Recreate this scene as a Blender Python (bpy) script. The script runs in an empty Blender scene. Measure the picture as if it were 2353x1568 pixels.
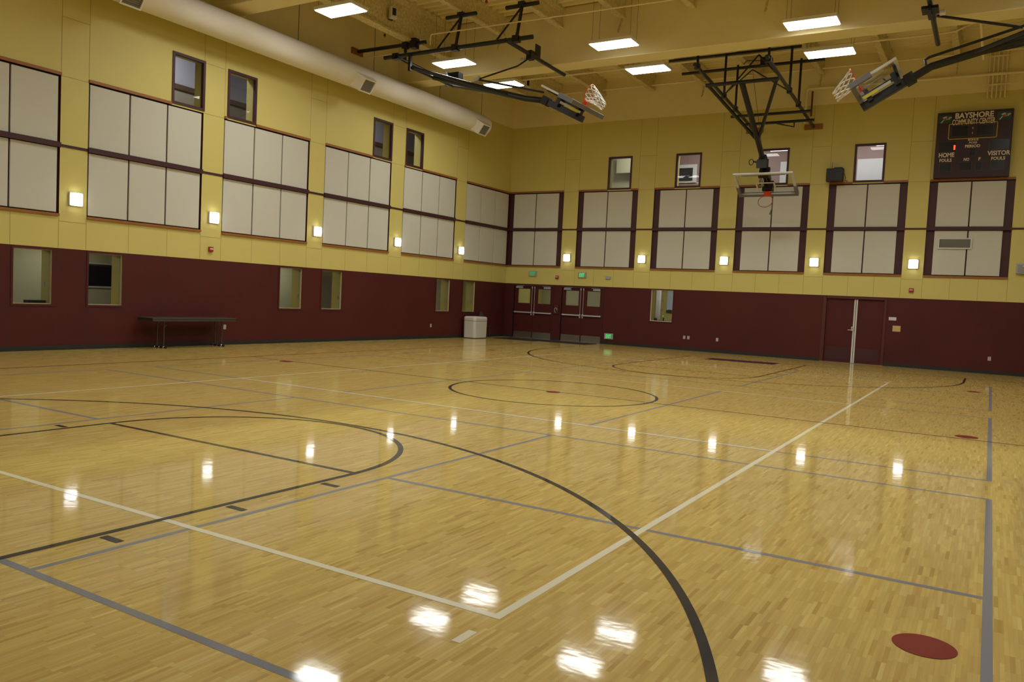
import bpy, math, random
from mathutils import Vector, Matrix
random.seed(7)
PI = math.pi
S = bpy.context.scene
COL = S.collection

# ------------------------------------------------------------------ helpers
class MB:
    """collects faces and links them as ONE mesh object"""
    def __init__(s): s.v = []; s.f = []; s.m = []; s.s = []
    def face(s, pts, mat=0, smooth=False):
        b = len(s.v); s.v += [tuple(p) for p in pts]
        s.f.append(tuple(range(b, b + len(pts)))); s.m.append(mat); s.s.append(smooth)
    def box(s, a, b, mat=0):
        x0, x1 = sorted((a[0], b[0])); y0, y1 = sorted((a[1], b[1])); z0, z1 = sorted((a[2], b[2]))
        i = len(s.v)
        s.v += [(x0,y0,z0),(x1,y0,z0),(x1,y1,z0),(x0,y1,z0),(x0,y0,z1),(x1,y0,z1),(x1,y1,z1),(x0,y1,z1)]
        for q in ((0,3,2,1),(4,5,6,7),(0,1,5,4),(1,2,6,5),(2,3,7,6),(3,0,4,7)):
            s.f.append(tuple(i + k for k in q)); s.m.append(mat); s.s.append(False)
        return s
    def obox(s, c, ax, ay, az, mat=0):
        """box with centre c and half-axis vectors"""
        c, ax, ay, az = Vector(c), Vector(ax), Vector(ay), Vector(az)
        i = len(s.v)
        for sz in (-1, 1):
            for sx, sy in ((-1,-1),(1,-1),(1,1),(-1,1)):
                s.v.append(tuple(c + ax*sx + ay*sy + az*sz))
        fl = ax.cross(ay).dot(az) < 0
        for q in ((0,3,2,1),(4,5,6,7),(0,1,5,4),(1,2,6,5),(2,3,7,6),(3,0,4,7)):
            q = tuple(i + k for k in q)
            s.f.append(q[::-1] if fl else q); s.m.append(mat); s.s.append(False)
        return s
    def tube(s, pts, r, n=10, mat=0, caps=True, closed=False, r1=None):
        pts = [Vector(p) for p in pts]; N = len(pts)
        rings = []; up = None
        for i, p in enumerate(pts):
            if closed: d = (pts[(i+1) % N] - pts[i-1]).normalized()
            elif i == 0: d = (pts[1] - p).normalized()
            elif i == N-1: d = (p - pts[i-1]).normalized()
            else: d = ((pts[i+1]-p).normalized() + (p-pts[i-1]).normalized()).normalized()
            if up is None:
                up = Vector((0,0,1)) if abs(d.z) < .9 else Vector((1,0,0))
            u = (up - d*up.dot(d)).normalized(); w = d.cross(u); up = u
            rr = r if r1 is None else r + (r1 - r)*i/max(1, N-1)
            b = len(s.v)
            s.v += [tuple(p + (u*math.cos(t) + w*math.sin(t))*rr) for t in [2*PI*k/n for k in range(n)]]
            rings.append(b)
        last = N if closed else N-1
        for i in range(last):
            a, b = rings[i], rings[(i+1) % N]
            for k in range(n):
                s.f.append((a+k, a+(k+1) % n, b+(k+1) % n, b+k)); s.m.append(mat); s.s.append(n > 5)
        if caps and not closed:
            s.face([s.v[rings[0]+k] for k in range(n)][::-1], mat)
            s.face([s.v[rings[-1]+k] for k in range(n)], mat)
        return s
    def lathe(s, c, prof, n=24, mat=0):
        c = Vector(c); rg = []
        for r, z in prof:
            rg.append(len(s.v)); s.v += [tuple(c + Vector((r*math.cos(2*PI*k/n), r*math.sin(2*PI*k/n), z))) for k in range(n)]
        for a, b in zip(rg, rg[1:]):
            for k in range(n):
                s.f.append((a+k, a+(k+1) % n, b+(k+1) % n, b+k)); s.m.append(mat); s.s.append(True)
        return s
    def build(s, name, mats, parent=None, origin=None, bevel=0, seg=2):
        """vertices are given in world space; the object's origin sits on origin or on its thing"""
        o0 = Vector(origin) if origin is not None else (parent['_o'] if False else Vector((0,0,0)))
        root = parent
        off = Vector((0,0,0))
        if root is not None:
            while root.parent is not None: root = root.parent
            off = Vector(root.location)
        elif origin is not None:
            off = Vector(origin)
        me = bpy.data.meshes.new(name)
        me.from_pydata([tuple(Vector(p) - off) for p in s.v], [], s.f)
        if not isinstance(mats, (list, tuple)): mats = [mats]
        for m in mats: me.materials.append(m)
        me.polygons.foreach_set('material_index', s.m)
        me.polygons.foreach_set('use_smooth', s.s)
        me.update()
        o = bpy.data.objects.new(name, me); COL.objects.link(o)
        if parent is not None: o.parent = parent
        else: o.location = off
        if bevel:
            md = o.modifiers.new('bevel', 'BEVEL'); md.width = bevel; md.segments = seg
            md.limit_method = 'ANGLE'; md.angle_limit = .7
        return o

def tag(o, label, cat, group=None):
    o['label'] = label; o['category'] = cat
    if group: o['group'] = group
    return o
def thing(name, loc, label, cat, group=None):
    o = bpy.data.objects.new(name, None); COL.objects.link(o); o.location = loc
    o.empty_display_size = .1
    return tag(o, label, cat, group)
def struct(o, label=None):
    o['kind'] = 'structure'
    if label: o['label'] = label
    return o
def dup(root, delta, label=None, group=None):
    r = root.copy(); COL.objects.link(r); r.location = Vector(root.location) + Vector(delta)
    if label: r['label'] = label
    if group: r['group'] = group
    for ch in list(root.children):
        c = ch.copy(); COL.objects.link(c); c.parent = r
        for g in list(ch.children):
            d = g.copy(); COL.objects.link(d); d.parent = c
    return r

# ------------------------------------------------------------------ materials
def mat(name, col, rough=.5, metal=0, spec=.5, emit=None, es=0, coat=0, croug=.1, noise=None, bump=None):
    m = bpy.data.materials.new(name); m.use_nodes = True
    nt = m.node_tree; b = nt.nodes['Principled BSDF']
    b.inputs['Base Color'].default_value = (*col, 1); b.inputs['Roughness'].default_value = rough
    b.inputs['Metallic'].default_value = metal; b.inputs['Specular IOR Level'].default_value = spec
    b.inputs['Coat Weight'].default_value = coat; b.inputs['Coat Roughness'].default_value = croug
    if emit:
        b.inputs['Emission Color'].default_value = (*emit, 1); b.inputs['Emission Strength'].default_value = es
    if noise or bump:
        tc = nt.nodes.new('ShaderNodeTexCoord')
    if noise:                       # (scale, amount) soft mottling of the paint
        n = nt.nodes.new('ShaderNodeTexNoise'); n.inputs['Scale'].default_value = noise[0]; n.inputs['Detail'].default_value = 4
        nt.links.new(tc.outputs['Object'], n.inputs['Vector'])
        mx = nt.nodes.new('ShaderNodeMix'); mx.data_type = 'RGBA'
        k = noise[1]
        mx.inputs['A'].default_value = (*[c*(1-k) for c in col], 1); mx.inputs['B'].default_value = (*[min(1, c*(1+k)) for c in col], 1)
        nt.links.new(n.outputs['Fac'], mx.inputs['Factor']); nt.links.new(mx.outputs['Result'], b.inputs['Base Color'])
    if bump:                        # (scale, strength, distance)
        n = nt.nodes.new('ShaderNodeTexNoise'); n.inputs['Scale'].default_value = bump[0]; n.inputs['Detail'].default_value = 5
        nt.links.new(tc.outputs['Object'], n.inputs['Vector'])
        bp = nt.nodes.new('ShaderNodeBump'); bp.inputs['Strength'].default_value = bump[1]; bp.inputs['Distance'].default_value = bump[2]
        nt.links.new(n.outputs['Fac'], bp.inputs['Height']); nt.links.new(bp.outputs['Normal'], b.inputs['Normal'])
    return m

YELLOW = mat('yellow_paint', (.62, .53, .155), .55, noise=(1.2, .05))
YELJ = mat('yellow_joint', (.38, .30, .08), .7)
MAROON = mat('maroon_paint', (.075, .0105, .0095), .55, spec=.3, noise=(.7, .22))
MARJ = mat('maroon_joint', (.045, .008, .009), .6)
MARDK = mat('maroon_frame', (.050, .0085, .011), .5)
TAN = mat('tan_paint', (.80, .70, .38), .7, noise=(1.5, .05))
DECK = mat('deck_paint', (.82, .72, .40), .6)
SPRAY = mat('sprayed_fireproofing', (.68, .58, .30), .95, noise=(14, .45), bump=(22, 1, .04))
CREAM = mat('cream_fabric', (.58, .565, .475), .85, noise=(60, .04))
CREAMJ = mat('panel_edge', (.30, .27, .20), .85)
WOOD_BOUNCE = mat('orange_bounce_wood', (.30, .11, .02), .5)  # floor bounce painted into the yellow bay trims; real wood on the wall blocks
BASEB = mat('black_base', (.018, .018, .015), .5)
BLACKM = mat('black_steel', (.012, .012, .014), .32, spec=.5)
BLACKP = mat('black_plastic', (.012, .012, .012), .5)
DUCT = mat('duct_paint', (.80, .76, .66), .55, noise=(3, .03))
GRILLE = mat('grille_grey', (.30, .285, .25), .6)
WHITE = mat('white_enamel', (.62, .60, .56), .45)
FIXT = mat('fixture_housing', (.80, .78, .72), .5)
ALU = mat('brushed_aluminium', (.62, .62, .63), .35, metal=.35)
KICK = mat('kick_plate_steel', (.42, .42, .42), .35, metal=1)
CHROME = mat('chrome', (.8, .8, .8), .15, metal=1)
GREYF = mat('board_frame_grey', (.62, .62, .63), .45)
PAD = mat('board_pad_grey', (.16, .16, .175), .6)
ORANGE = mat('rim_orange', (.75, .06, .012), .4)
NETW = mat('net_white', (.75, .73, .70), .8)
RUST = mat('rusty_rim', (.30, .06, .03), .5)
YELLOWL = mat('yellow_sticker', (.75, .72, .03), .5)
RED = mat('alarm_red', (.35, .015, .012), .45)
SBOARD = mat('scoreboard_maroon', (.030, .004, .006), .45)
SGLASS = mat('scoreboard_display', (.006, .007, .008), .25)
LETTER = mat('scoreboard_lettering', (.72, .64, .48), .6)
SYEL = mat('scoreboard_yellow', (.55, .40, .02), .5)
LOGOG = mat('logo_green', (.012, .055, .028), .5)
LOGOW = mat('logo_white', (.55, .55, .50), .5)
LOGOR = mat('logo_red', (.5, .02, .02), .5)
LEDR = mat('led_red', (.5, .02, .01), .4, emit=(1, .05, .02), es=3.2)
EXITG = mat('exit_green', (.05, .5, .12), .4, emit=(.06, 1, .22), es=.6)
EXITD = mat('exit_green_dim', (.05, .4, .12), .4, emit=(.06, 1, .22), es=.22)
EXITW = mat('exit_face', (.30, .36, .27), .4)
TTOP = mat('table_top', (.045, .038, .032), .35)
TLEG = mat('table_leg', (.10, .09, .085), .35, metal=.6)
BIN = mat('bin_plastic', (.60, .57, .49), .45)
MATR = mat('rubber_mat', (.012, .013, .015), .7)
CORR = mat('hall_cream', (.52, .48, .29), .7)
CORRL = mat('hall_lilac', (.42, .41, .46), .7)
CORRY = mat('hall_yellow', (.55, .46, .14), .7)
CORRB = mat('hall_beige', (.30, .27, .20), .7)
CORRR = mat('hall_rose', (.30, .20, .17), .7)
RAILB = mat('hall_rail_brown', (.10, .055, .035), .5)
PAPER = mat('paper_white', (.62, .60, .58), .7)
PAPERT = mat('paper_tan', (.60, .40, .17), .7)
GREYBX = mat('grey_box', (.36, .38, .42), .5)
OUTL = mat('outlet_ivory', (.50, .46, .40), .5)
BOARDB = mat('notice_black', (.010, .012, .018), .4)
PINK = mat('pink_heart', (.75, .22, .38), .7)
BLUEW = mat('hall_blue', (.10, .25, .75), .5, emit=(.12, .3, .9), es=.5)
WBOARD = mat('whiteboard', (.55, .62, .72), .3)
PIPET = mat('pipe_tan', (.82, .72, .46), .5)
PIPER = mat('pipe_red', (.12, .02, .015), .5)
WIRE = mat('thin_wire', (.03, .03, .025), .5)
LAMP = mat('lamp_diffuser', (.9, .9, .9), .5, emit=(1.0, 1.0, .97), es=13)
SCON = mat('sconce_diffuser', (.9, .9, .9), .5, emit=(.94, .96, 1.0), es=6)
HALL = mat('hall_lamp', (.9, .9, .9), .5, emit=(1, 1, .93), es=9)
HALLS = mat('hall_strip', (.9, .9, .9), .5, emit=(1, 1, 1), es=4)
HALLU = mat('hall_lamp_upper', (.9, .9, .9), .5, emit=(.97, .98, 1), es=34)

def glass_mat():
    m = bpy.data.materials.new('window_glass'); m.use_nodes = True; nt = m.node_tree
    for n in list(nt.nodes): nt.nodes.remove(n)
    out = nt.nodes.new('ShaderNodeOutputMaterial'); mx = nt.nodes.new('ShaderNodeMixShader')
    tr = nt.nodes.new('ShaderNodeBsdfTransparent'); tr.inputs['Color'].default_value = (.90, .93, .92, 1)
    gl = nt.nodes.new('ShaderNodeBsdfGlossy'); gl.inputs['Roughness'].default_value = .01
    fr = nt.nodes.new('ShaderNodeFresnel'); fr.inputs['IOR'].default_value = 1.5
    nt.links.new(fr.outputs['Fac'], mx.inputs['Fac']); nt.links.new(tr.outputs['BSDF'], mx.inputs[1])
    nt.links.new(gl.outputs['BSDF'], mx.inputs[2]); nt.links.new(mx.outputs['Shader'], out.inputs['Surface'])
    return m
GLASS = glass_mat()

def floor_mat():
    m = bpy.data.materials.new('maple_floor'); m.use_nodes = True; nt = m.node_tree; L = nt.links
    b = nt.nodes['Principled BSDF']
    def N(t, **kw):
        n = nt.nodes.new(t)
        for k, v in kw.items(): setattr(n, k, v)
        return n
    def math_(op, a, b_=None, c=None):
        n = N('ShaderNodeMath', operation=op)
        for i, x in enumerate((a, b_, c)):
            if x is None: continue
            if isinstance(x, (int, float)): n.inputs[i].default_value = x
            else: L.new(x, n.inputs[i])
        return n.outputs[0]
    tc = N('ShaderNodeTexCoord'); sp = N('ShaderNodeSeparateXYZ'); L.new(tc.outputs['Object'], sp.inputs[0])
    X, Y = sp.outputs['X'], sp.outputs['Y']
    w = .0215
    sx = math_('DIVIDE', X, w); strip = math_('FLOOR', sx); fx = math_('FRACT', sx)
    wn = N('ShaderNodeTexWhiteNoise', noise_dimensions='1D'); L.new(strip, wn.inputs['W'])
    # pieces of about 0.45 m; alternate strips share the joint rows, the rest drift
    blk = math_('FLOOR', math_('DIVIDE', strip, 7))
    wb = N('ShaderNodeTexWhiteNoise', noise_dimensions='1D'); L.new(blk, wb.inputs['W'])
    jit = math_('MULTIPLY', math_('GREATER_THAN', wn.outputs['Value'], .6), wn.outputs['Value'])
    yy = math_('ADD', math_('DIVIDE', Y, .21), math_('ADD', wb.outputs['Value'], jit))
    piece = math_('FLOOR', yy); fy = math_('FRACT', yy)
    cb = N('ShaderNodeCombineXYZ'); L.new(strip, cb.inputs[0]); L.new(piece, cb.inputs[1])
    wv = N('ShaderNodeTexWhiteNoise', noise_dimensions='2D'); L.new(cb.outputs[0], wv.inputs['Vector'])
    cr = N('ShaderNodeValToRGB'); L.new(wv.outputs['Value'], cr.inputs[0])
    e = cr.color_ramp.elements
    e[0].position = 0; e[0].color = (.38, .236, .046, 1)
    e[1].position = 1; e[1].color = (.55, .41, .120, 1)
    for p, c in ((.08, (.455, .300, .069)), (.5, (.488, .336, .084)), (.9, (.515, .364, .096))):
        n_ = e.new(p); n_.color = (*c, 1)
    # grain along the boards
    mp = N('ShaderNodeMapping'); mp.inputs['Scale'].default_value = (26, 1.6, 1); L.new(tc.outputs['Object'], mp.inputs[0])
    add = N('ShaderNodeVectorMath', operation='ADD'); L.new(mp.outputs[0], add.inputs[0]); L.new(wv.outputs['Color'], add.inputs[1])
    gn = N('ShaderNodeTexNoise'); gn.inputs['Scale'].default_value = 1.0; gn.inputs['Detail'].default_value = 5; L.new(add.outputs[0], gn.inputs['Vector'])
    mg = N('ShaderNodeMix', data_type='RGBA', blend_type='MULTIPLY'); mg.inputs['Factor'].default_value = .55
    gr = N('ShaderNodeMapRange'); gr.inputs['From Min'].default_value = .3; gr.inputs['From Max'].default_value = .7
    gr.inputs['To Min'].default_value = .72; gr.inputs['To Max'].default_value = 1.12; L.new(gn.outputs['Fac'], gr.inputs['Value'])
    L.new(cr.outputs['Color'], mg.inputs['A'])
    gc = N('ShaderNodeCombineColor')
    for i in range(3): L.new(gr.outputs[0], gc.inputs[i])
    L.new(gc.outputs[0], mg.inputs['B'])
    # large worn patches
    bn = N('ShaderNodeTexNoise'); bn.inputs['Scale'].default_value = .35; bn.inputs['Detail'].default_value = 3; L.new(tc.outputs['Object'], bn.inputs['Vector'])
    # joints between boards
    gx = math_('LESS_THAN', fx, .05); gy = math_('LESS_THAN', fy, .010)
    gap = math_('MAXIMUM', gx, gy)
    mj = N('ShaderNodeMix', data_type='RGBA'); L.new(math_('MULTIPLY', gap, .35), mj.inputs['Factor'])
    L.new(mg.outputs['Result'], mj.inputs['A']); mj.inputs['B'].default_value = (.20, .11, .03, 1)
    L.new(mj.outputs['Result'], b.inputs['Base Color'])
    b.inputs['Roughness'].default_value = .6; b.inputs['Specular IOR Level'].default_value = .12
    b.inputs['Coat Weight'].default_value = .78; b.inputs['Coat Roughness'].default_value = .065; b.inputs['Coat IOR'].default_value = 1.48
    # varnish: each board very slightly crowned, plus long ripples
    mp2 = N('ShaderNodeMapping'); mp2.inputs['Scale'].default_value = (3.0, 5.0, 1); L.new(tc.outputs['Object'], mp2.inputs[0])
    rn = N('ShaderNodeTexNoise'); rn.inputs['Scale'].default_value = 1; rn.inputs['Detail'].default_value = 3; L.new(mp2.outputs[0], rn.inputs['Vector'])
    mp3 = N('ShaderNodeMapping'); mp3.inputs['Scale'].default_value = (9.0, 22.0, 1); L.new(tc.outputs['Object'], mp3.inputs[0])
    r2 = N('ShaderNodeTexNoise'); r2.inputs['Scale'].default_value = 1; r2.inputs['Detail'].default_value = 1; L.new(mp3.outputs[0], r2.inputs['Vector'])
    hgt = math_('ADD', math_('MULTIPLY', rn.outputs['Fac'], .0008), math_('MULTIPLY', r2.outputs['Fac'], .00008))
    bp = N('ShaderNodeBump'); bp.inputs['Strength'].default_value = 1; bp.inputs['Distance'].default_value = 1.0; L.new(hgt, bp.inputs['Height'])
    L.new(bp.outputs['Normal'], b.inputs['Coat Normal'])
    return m, (rn, bp)
FLOOR, _ = floor_mat()
def line_mat(name, col):
    m = mat(name, col, .6, coat=.72, croug=.065, spec=.12)
    m.node_tree.nodes['Principled BSDF'].inputs['Coat IOR'].default_value = 1.48
    return m
L_BLACK = line_mat('line_black', (.014, .012, .010)); L_MAR = line_mat('line_maroon', (.085, .014, .010))
L_WHITE = line_mat('line_cream', (.62, .57, .40)); L_GREY = line_mat('line_blue_grey', (.17, .17, .185))
L_RED = line_mat('line_red', (.17, .007, .004)); L_PURP = line_mat('line_purple', (.035, .012, .045))

# ------------------------------------------------------------------ dimensions (metres; the far left corner is the origin)
RW, RL, RH = 21.58, 31.7, 10.05           # room width (x), length (-y), deck height
ZR, ZY = 2.20, 8.50                        # top of maroon, top of yellow
XC, YC = 10.79, -15.85                     # court centre
WT = .40                                   # wall thickness

def wall(name, P, u0, u1, holes, recs, mats, zmax=RH+.4, thick=WT):
    """P(u, v, d): point on the wall, d into the wall; holes (u0,u1,v0,v1) go through, recs (u0,u1,v0,v1,depth) are shallow bays.
    mats: 0 maroon 1 yellow 2 tan 3 bay back 4 jamb"""
    us = sorted({u0, u1} | {q for h in holes + recs for q in h[:2]})
    vs = sorted({0, ZR, ZY, zmax} | {q for h in holes + recs for q in h[2:4]})
    mb = MB()
    def ins(h, u, v): return h[0] < u < h[1] and h[2] < v < h[3]
    for a, b in zip(us, us[1:]):
        for c, d in zip(vs, vs[1:]):
            u, v = (a+b)/2, (c+d)/2
            if any(ins(h, u, v) for h in holes): continue
            dep, m = 0, (0 if v < ZR else 1 if v < ZY else 2)
            for r in recs:
                if ins(r, u, v): dep, m = r[4], 3
            mb.face([P(a,c,dep), P(b,c,dep), P(b,d,dep), P(a,d,dep)], m)
            mb.face([P(a,c,thick), P(a,d,thick), P(b,d,thick), P(b,c,thick)], 0)
    for h, dep, m in [(h, thick, 4) for h in holes] + [(r, r[4], 3) for r in recs]:
        a, b, c, d = h[:4]
        for q in (((a,c),(b,c)),((b,c),(b,d)),((b,d),(a,d)),((a,d),(a,c))):
            (ua,va),(ub,vb) = q
            mb.face([P(ua,va,0), P(ub,vb,0), P(ub,vb,dep), P(ua,va,dep)], m)
    return mb
PL = lambda u, v, d: (-d, u, v)
PF = lambda u, v, d: (u, d, v)

# openings
LOW_L = [(-19.38,-18.59),(-17.78,-16.98),(-12.20,-11.37),(-10.54,-9.70),(-4.78,-3.96),(-3.09,-2.28)]
UP_L = [(-15.80,-14.86),(-14.17,-13.22),(-8.50,-7.55),(-6.84,-5.88)]
BAY_L = [(-21.47,-18.46),(-17.85,-14.88),(-14.25,-11.23),(-10.60,-7.54),(-6.87,-3.80),(-3.13,-.0)]
UP_F = [(4.36,5.33),(7.04,8.00),(10.09,11.04),(13.10,14.03)]
BAY_F = [(0,2.51),(3.15,5.63),(6.27,8.72),(9.36,11.77),(12.38,14.74),(15.35,17.63)]
ZU = (5.90, 7.14); ZL = (.99, 2.15); ZB = (2.94, 5.86)
SERV = (6.38, 7.23, 1.0, 2.16)
DOORS = [(.44, 2.22), (2.64, 4.40), (12.54, 14.33)]; ZD = 2.14

holesL = [(a,b,*ZL) for a,b in LOW_L] + [(a,b,*ZU) for a,b in UP_L]
recsL = [(a,b,*ZB,.05) for a,b in BAY_L] + [(-25.1,-22.1,*ZB,.05)]
holesF = [(a,b,*ZU) for a,b in UP_F] + [SERV] + [(a,b,0,ZD) for a,b in DOORS[:2]]
recsF = [(a,b,*ZB,.05) for a,b in BAY_F] + [(18.3,20.7,*ZB,.05), (*DOORS[2],0,ZD,.10)]
WM = [MAROON, YELLOW, TAN, MARDK, CORRY, YELJ, MARJ]

def joints(mb, P, us_y, us_m, hs, strips):
    """reveal joints of the wall boards: thin darker strips in the wall's own mesh"""
    def strip(a, b, c, d, m):
        t = -.0015
        mb.face([P(a,c,t), P(b,c,t), P(b,d,t), P(a,d,t)], m)
    for u in us_y: strip(u-.006, u+.006, ZR+.01, 2.86, 5)
    for u, c, d in us_m: strip(u-.006, u+.006, c, d, 6)
    for a, b, v, m in hs: strip(a, b, v-.006, v+.006, m)
    for u in strips: strip(u-.007, u+.007, 5.95, ZY, 5)

wl = wall('wall_left', PL, -RL, 0, holesL, recsL, WM)
ys = [a + k*1.01 for a, _ in BAY_L for k in range(3)] + [b for _, b in BAY_L[:-1]]
ms = []
for u in ys:
    ms.append((u, .1, .905))
    if not any(a-.06 < u < b+.06 for a, b in LOW_L): ms.append((u, .915, 2.19))
hs = [(-RL, 0, .91, 6)]
gaps = [(BAY_L[i][1], BAY_L[i+1][0]) for i in range(5)]
for a, b in gaps: hs += [(a, b, 2.78, 5), (a, b, 5.86, 5), (a, b, 7.10, 5)]
joints(wl, PL, ys, ms, hs, [q for g in gaps for q in g])
struct(wl.build('wall_left', WM))

wf = wall('wall_far', PF, 0, RW, holesF, recsF, WM)
ysF = []
for a, b in BAY_F[1:]: ysF += [a, b, a+(b-a)/3, a+2*(b-a)/3]
msF = []
for u in ysF:
    if any(a-.1 < u < b+.1 for a, b in DOORS): continue
    msF.append((u, .1, .92))
    if not (SERV[0]-.06 < u < SERV[1]+.06): msF.append((u, .94, 2.19))
hsF = [(4.5, 12.4, .93, 6), (14.45, RW, .93, 6)]
gapsF = [(BAY_F[i][1], BAY_F[i+1][0]) for i in range(5)]
for a, b in gapsF: hsF += [(a, b, 2.80, 5), (a, b, 5.87, 5), (a, b, 7.12, 5)]
joints(wf, PF, ysF, msF, hsF, [q for g in gapsF for q in g])
struct(wf.build('wall_far', WM))
# the two walls behind and beside the camera
for nm, P in (('wall_right', lambda u, v, d: (RW+d, u, v)), ('wall_near', lambda u, v, d: (u, -RL-d, v))):
    a, b = (-RL, 0) if nm == 'wall_right' else (0, RW)
    st = (b-a)/8
    w_ = wall(nm, P, a, b, [], [(a+st*i+.3, a+st*(i+1)-.3, *ZB, .05) for i in range(8)], WM)
    for i in range(8):
        for k in range(2):
            for v0, v1 in ((2.98, 4.34), (4.45, 5.82)):
                u = a+st*i+.35+k*(st-.7)/2
                q = [P(u,v0,.02), P(u+(st-.76)/2,v0,.02), P(u+(st-.76)/2,v1,.02), P(u,v1,.02)]
                w_.face(q, 7)
    struct(w_.build(nm, WM + [CREAM]))

# ------------------------------------------------------------------ floor with its painted lines
fl = MB()
fl.face([(-.02,-RL,0),(RW,-RL,0),(RW,.12,0),(-.02,.12,0)], 0)
FM = [FLOOR, L_BLACK, L_MAR, L_WHITE, L_GREY, L_RED, L_PURP]
def lineseg(x0, y0, x1, y1, w, m, z=.0012):
    d = Vector((x1-x0, y1-y0, 0)).normalized(); n = Vector((-d.y, d.x, 0))*w/2
    a, b = Vector((x0,y0,z)), Vector((x1,y1,z))
    fl.face([a-n, b-n, b+n, a+n], m)
def arc(cx, cy, r, a0, a1, w, m, z=.0014, n=96):
    for i in range(n):
        t0, t1 = a0+(a1-a0)*i/n, a0+(a1-a0)*(i+1)/n
        q = [(cx+rr*math.cos(t), cy+rr*math.sin(t), z) for rr, t in ((r-w/2,t0),(r+w/2,t0),(r+w/2,t1),(r-w/2,t1))]
        fl.face(q, m)
def disc(cx, cy, r, m, z=.0022):
    fl.face([(cx+r*math.cos(2*PI*k/40), cy+r*math.sin(2*PI*k/40), z) for k in range(40)], m)
YF, YN = YC+12.86, YC-12.86                # base lines
# badminton courts in blue grey: x 4.0..17.4
for y0, y1 in ((-25.87,-19.85),(-18.87,-12.84),(-11.57,-5.52)):
    ym = (y0+y1)/2
    for x in (4.0, 17.385): lineseg(x, y0-.02, x, y1+.02, .05, 4, .0006)
    for y in (y0, y1): lineseg(4.0 if y0 > -25 or y > -25 else 12.62, y, 17.385, y, .05, 4, .0007)
    for x in (8.66, 12.905): lineseg(x, y0, x, y1, .045, 4, .0006)
    if abs(ym - YC) > .2:
        for a, b in ((4.0, 8.66), (12.905, 17.385)): lineseg(a, ym, b, ym, .05, 4, .0008)
# volleyball court in cream
VX, VY = 4.475, 8.975
for x in (XC-VX, XC+VX): lineseg(x, YC-VY-.025, x, YC+VY+.025, .052, 3, .0010)
for y in (YC-VY, YC+VY): lineseg(XC-VX-.025, y, XC+VX+.025, y, .052, 3, .0011)
for y in (YC-3, YC+3): lineseg(XC-VX, y, XC+VX, y, .05, 3, .0011)
for x in (XC-VX, XC+VX):
    for s in (-1, 1): lineseg(x, YC+s*(VY+.22), x, YC+s*(VY+.37), .05, 3)
# basketball court
lineseg(XC-7.72, YN, XC-7.72, YF, .05, 2, .0013); lineseg(XC+7.72, YN, XC+7.72, YF, .05, 2, .0013)
lineseg(XC-7.74, YF, XC+7.74, YF, .05, 2, .0013); lineseg(XC-7.74, YN, XC+7.74, YN, .05, 2, .0013)
lineseg(XC-7.72, YC, XC+10.5, YC, .035, 1, .0015)
arc(XC, YC, 1.80, 0, 2*PI, .055, 1, .0016)
for s in (-1, 1):
    m = 1 if s < 0 else 2
    yf = YC + s*7.07; yh = YC + s*11.2; yb = YC + s*12.86
    for sx in (-1, 1): lineseg(XC+sx*1.805, yf-s*.02, XC+sx*1.805, yb, .052, m, .0017)
    lineseg(XC-1.83, yf, XC+1.83, yf, .052, m if s < 0 else 1, .0018)
    arc(XC, yf, 1.80, 0 if s < 0 else PI, PI if s < 0 else 2*PI, .055, 1 if s < 0 else 2, .0019)
    a0, a1 = (0, PI) if s < 0 else (PI, 2*PI)
    arc(XC, yh, 6.0, a0, a1, .055, 1, .0020, 160)
    for sx in (-1, 1):
        lineseg(XC+sx*6.0, yh, XC+sx*6.0, yb, .055, 1, .0020)
        for d in (.46, 1.41, 2.36, 3.42): lineseg(XC+sx*1.86, yf+s*d, XC+sx*2.035, yf+s*d, .055, m, .0020)
for x, y, r in ((17.12,-23.84,.145),(17.11,-15.6,.145),(17.06,-7.5,.145),(4.32,-15.94,.145),(4.43,-7.86,.13),(4.4,-23.84,.145),(XC+.04,YC-.05,.125)):
    disc(x, y, r, 5)
fl.face([(9.77,-3.98,.0021),(11.83,-3.86,.0021),(11.83,-3.05,.0021),(9.76,-3.17,.0021)], 6)
struct(fl.build('floor', FM))

# base boards
def baseboard(name, P, spans):
    mb = MB()
    for a, b in spans:
        mb.box(P(a,0,-.012), P(b,.10,0)); mb.box(P(a,0,-.03), P(b,.02,-.0))
    struct(mb.build(name, BASEB))
baseboard('baseboard_left', PL, [(-RL, -.012)])
baseboard('baseboard_far', PF, [(.012,.40),(2.26,2.60),(4.44,12.46),(14.41,RW)])

# ------------------------------------------------------------------ ceiling: ribbed deck, girders, sprayed joists
dk = MB(); y = -RL-.2; pitch = .30
prof = []
while y < .3:
    prof += [(y, RH), (y+.12, RH), (y+.15, RH+.10), (y+.27, RH+.10)]; y += pitch
for (a, za), (b, zb) in zip(prof, prof[1:]):
    dk.face([(-.3,a,za),(-.3,b,zb),(RW+.3,b,zb),(RW+.3,a,za)], 0)
dk.face([(-.4,-RL-.4,RH+.2),(-.4,.4,RH+.2),(RW+.4,.4,RH+.2),(RW+.4,-RL-.4,RH+.2)], 0)
struct(dk.build('ceiling', DECK))
for gy in (-7.05, -14.40, -21.75, -29.1):
    mb = MB().box((0, gy-.35, 8.45), (RW, gy+.33, RH+.02))
    struct(mb.build('ceiling_girder', TAN, origin=(RW/2, gy, 8.45), bevel=.02), 'boxed tan girder across the hall')
JX = [2.05, 4.03, 6.0, 7.95, 9.95, 11.92, 13.90, 15.87, 17.85, 19.83]
spans = [(-6.72, 0), (-14.07, -7.40), (-21.42, -14.75), (-28.77, -22.10)]
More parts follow.
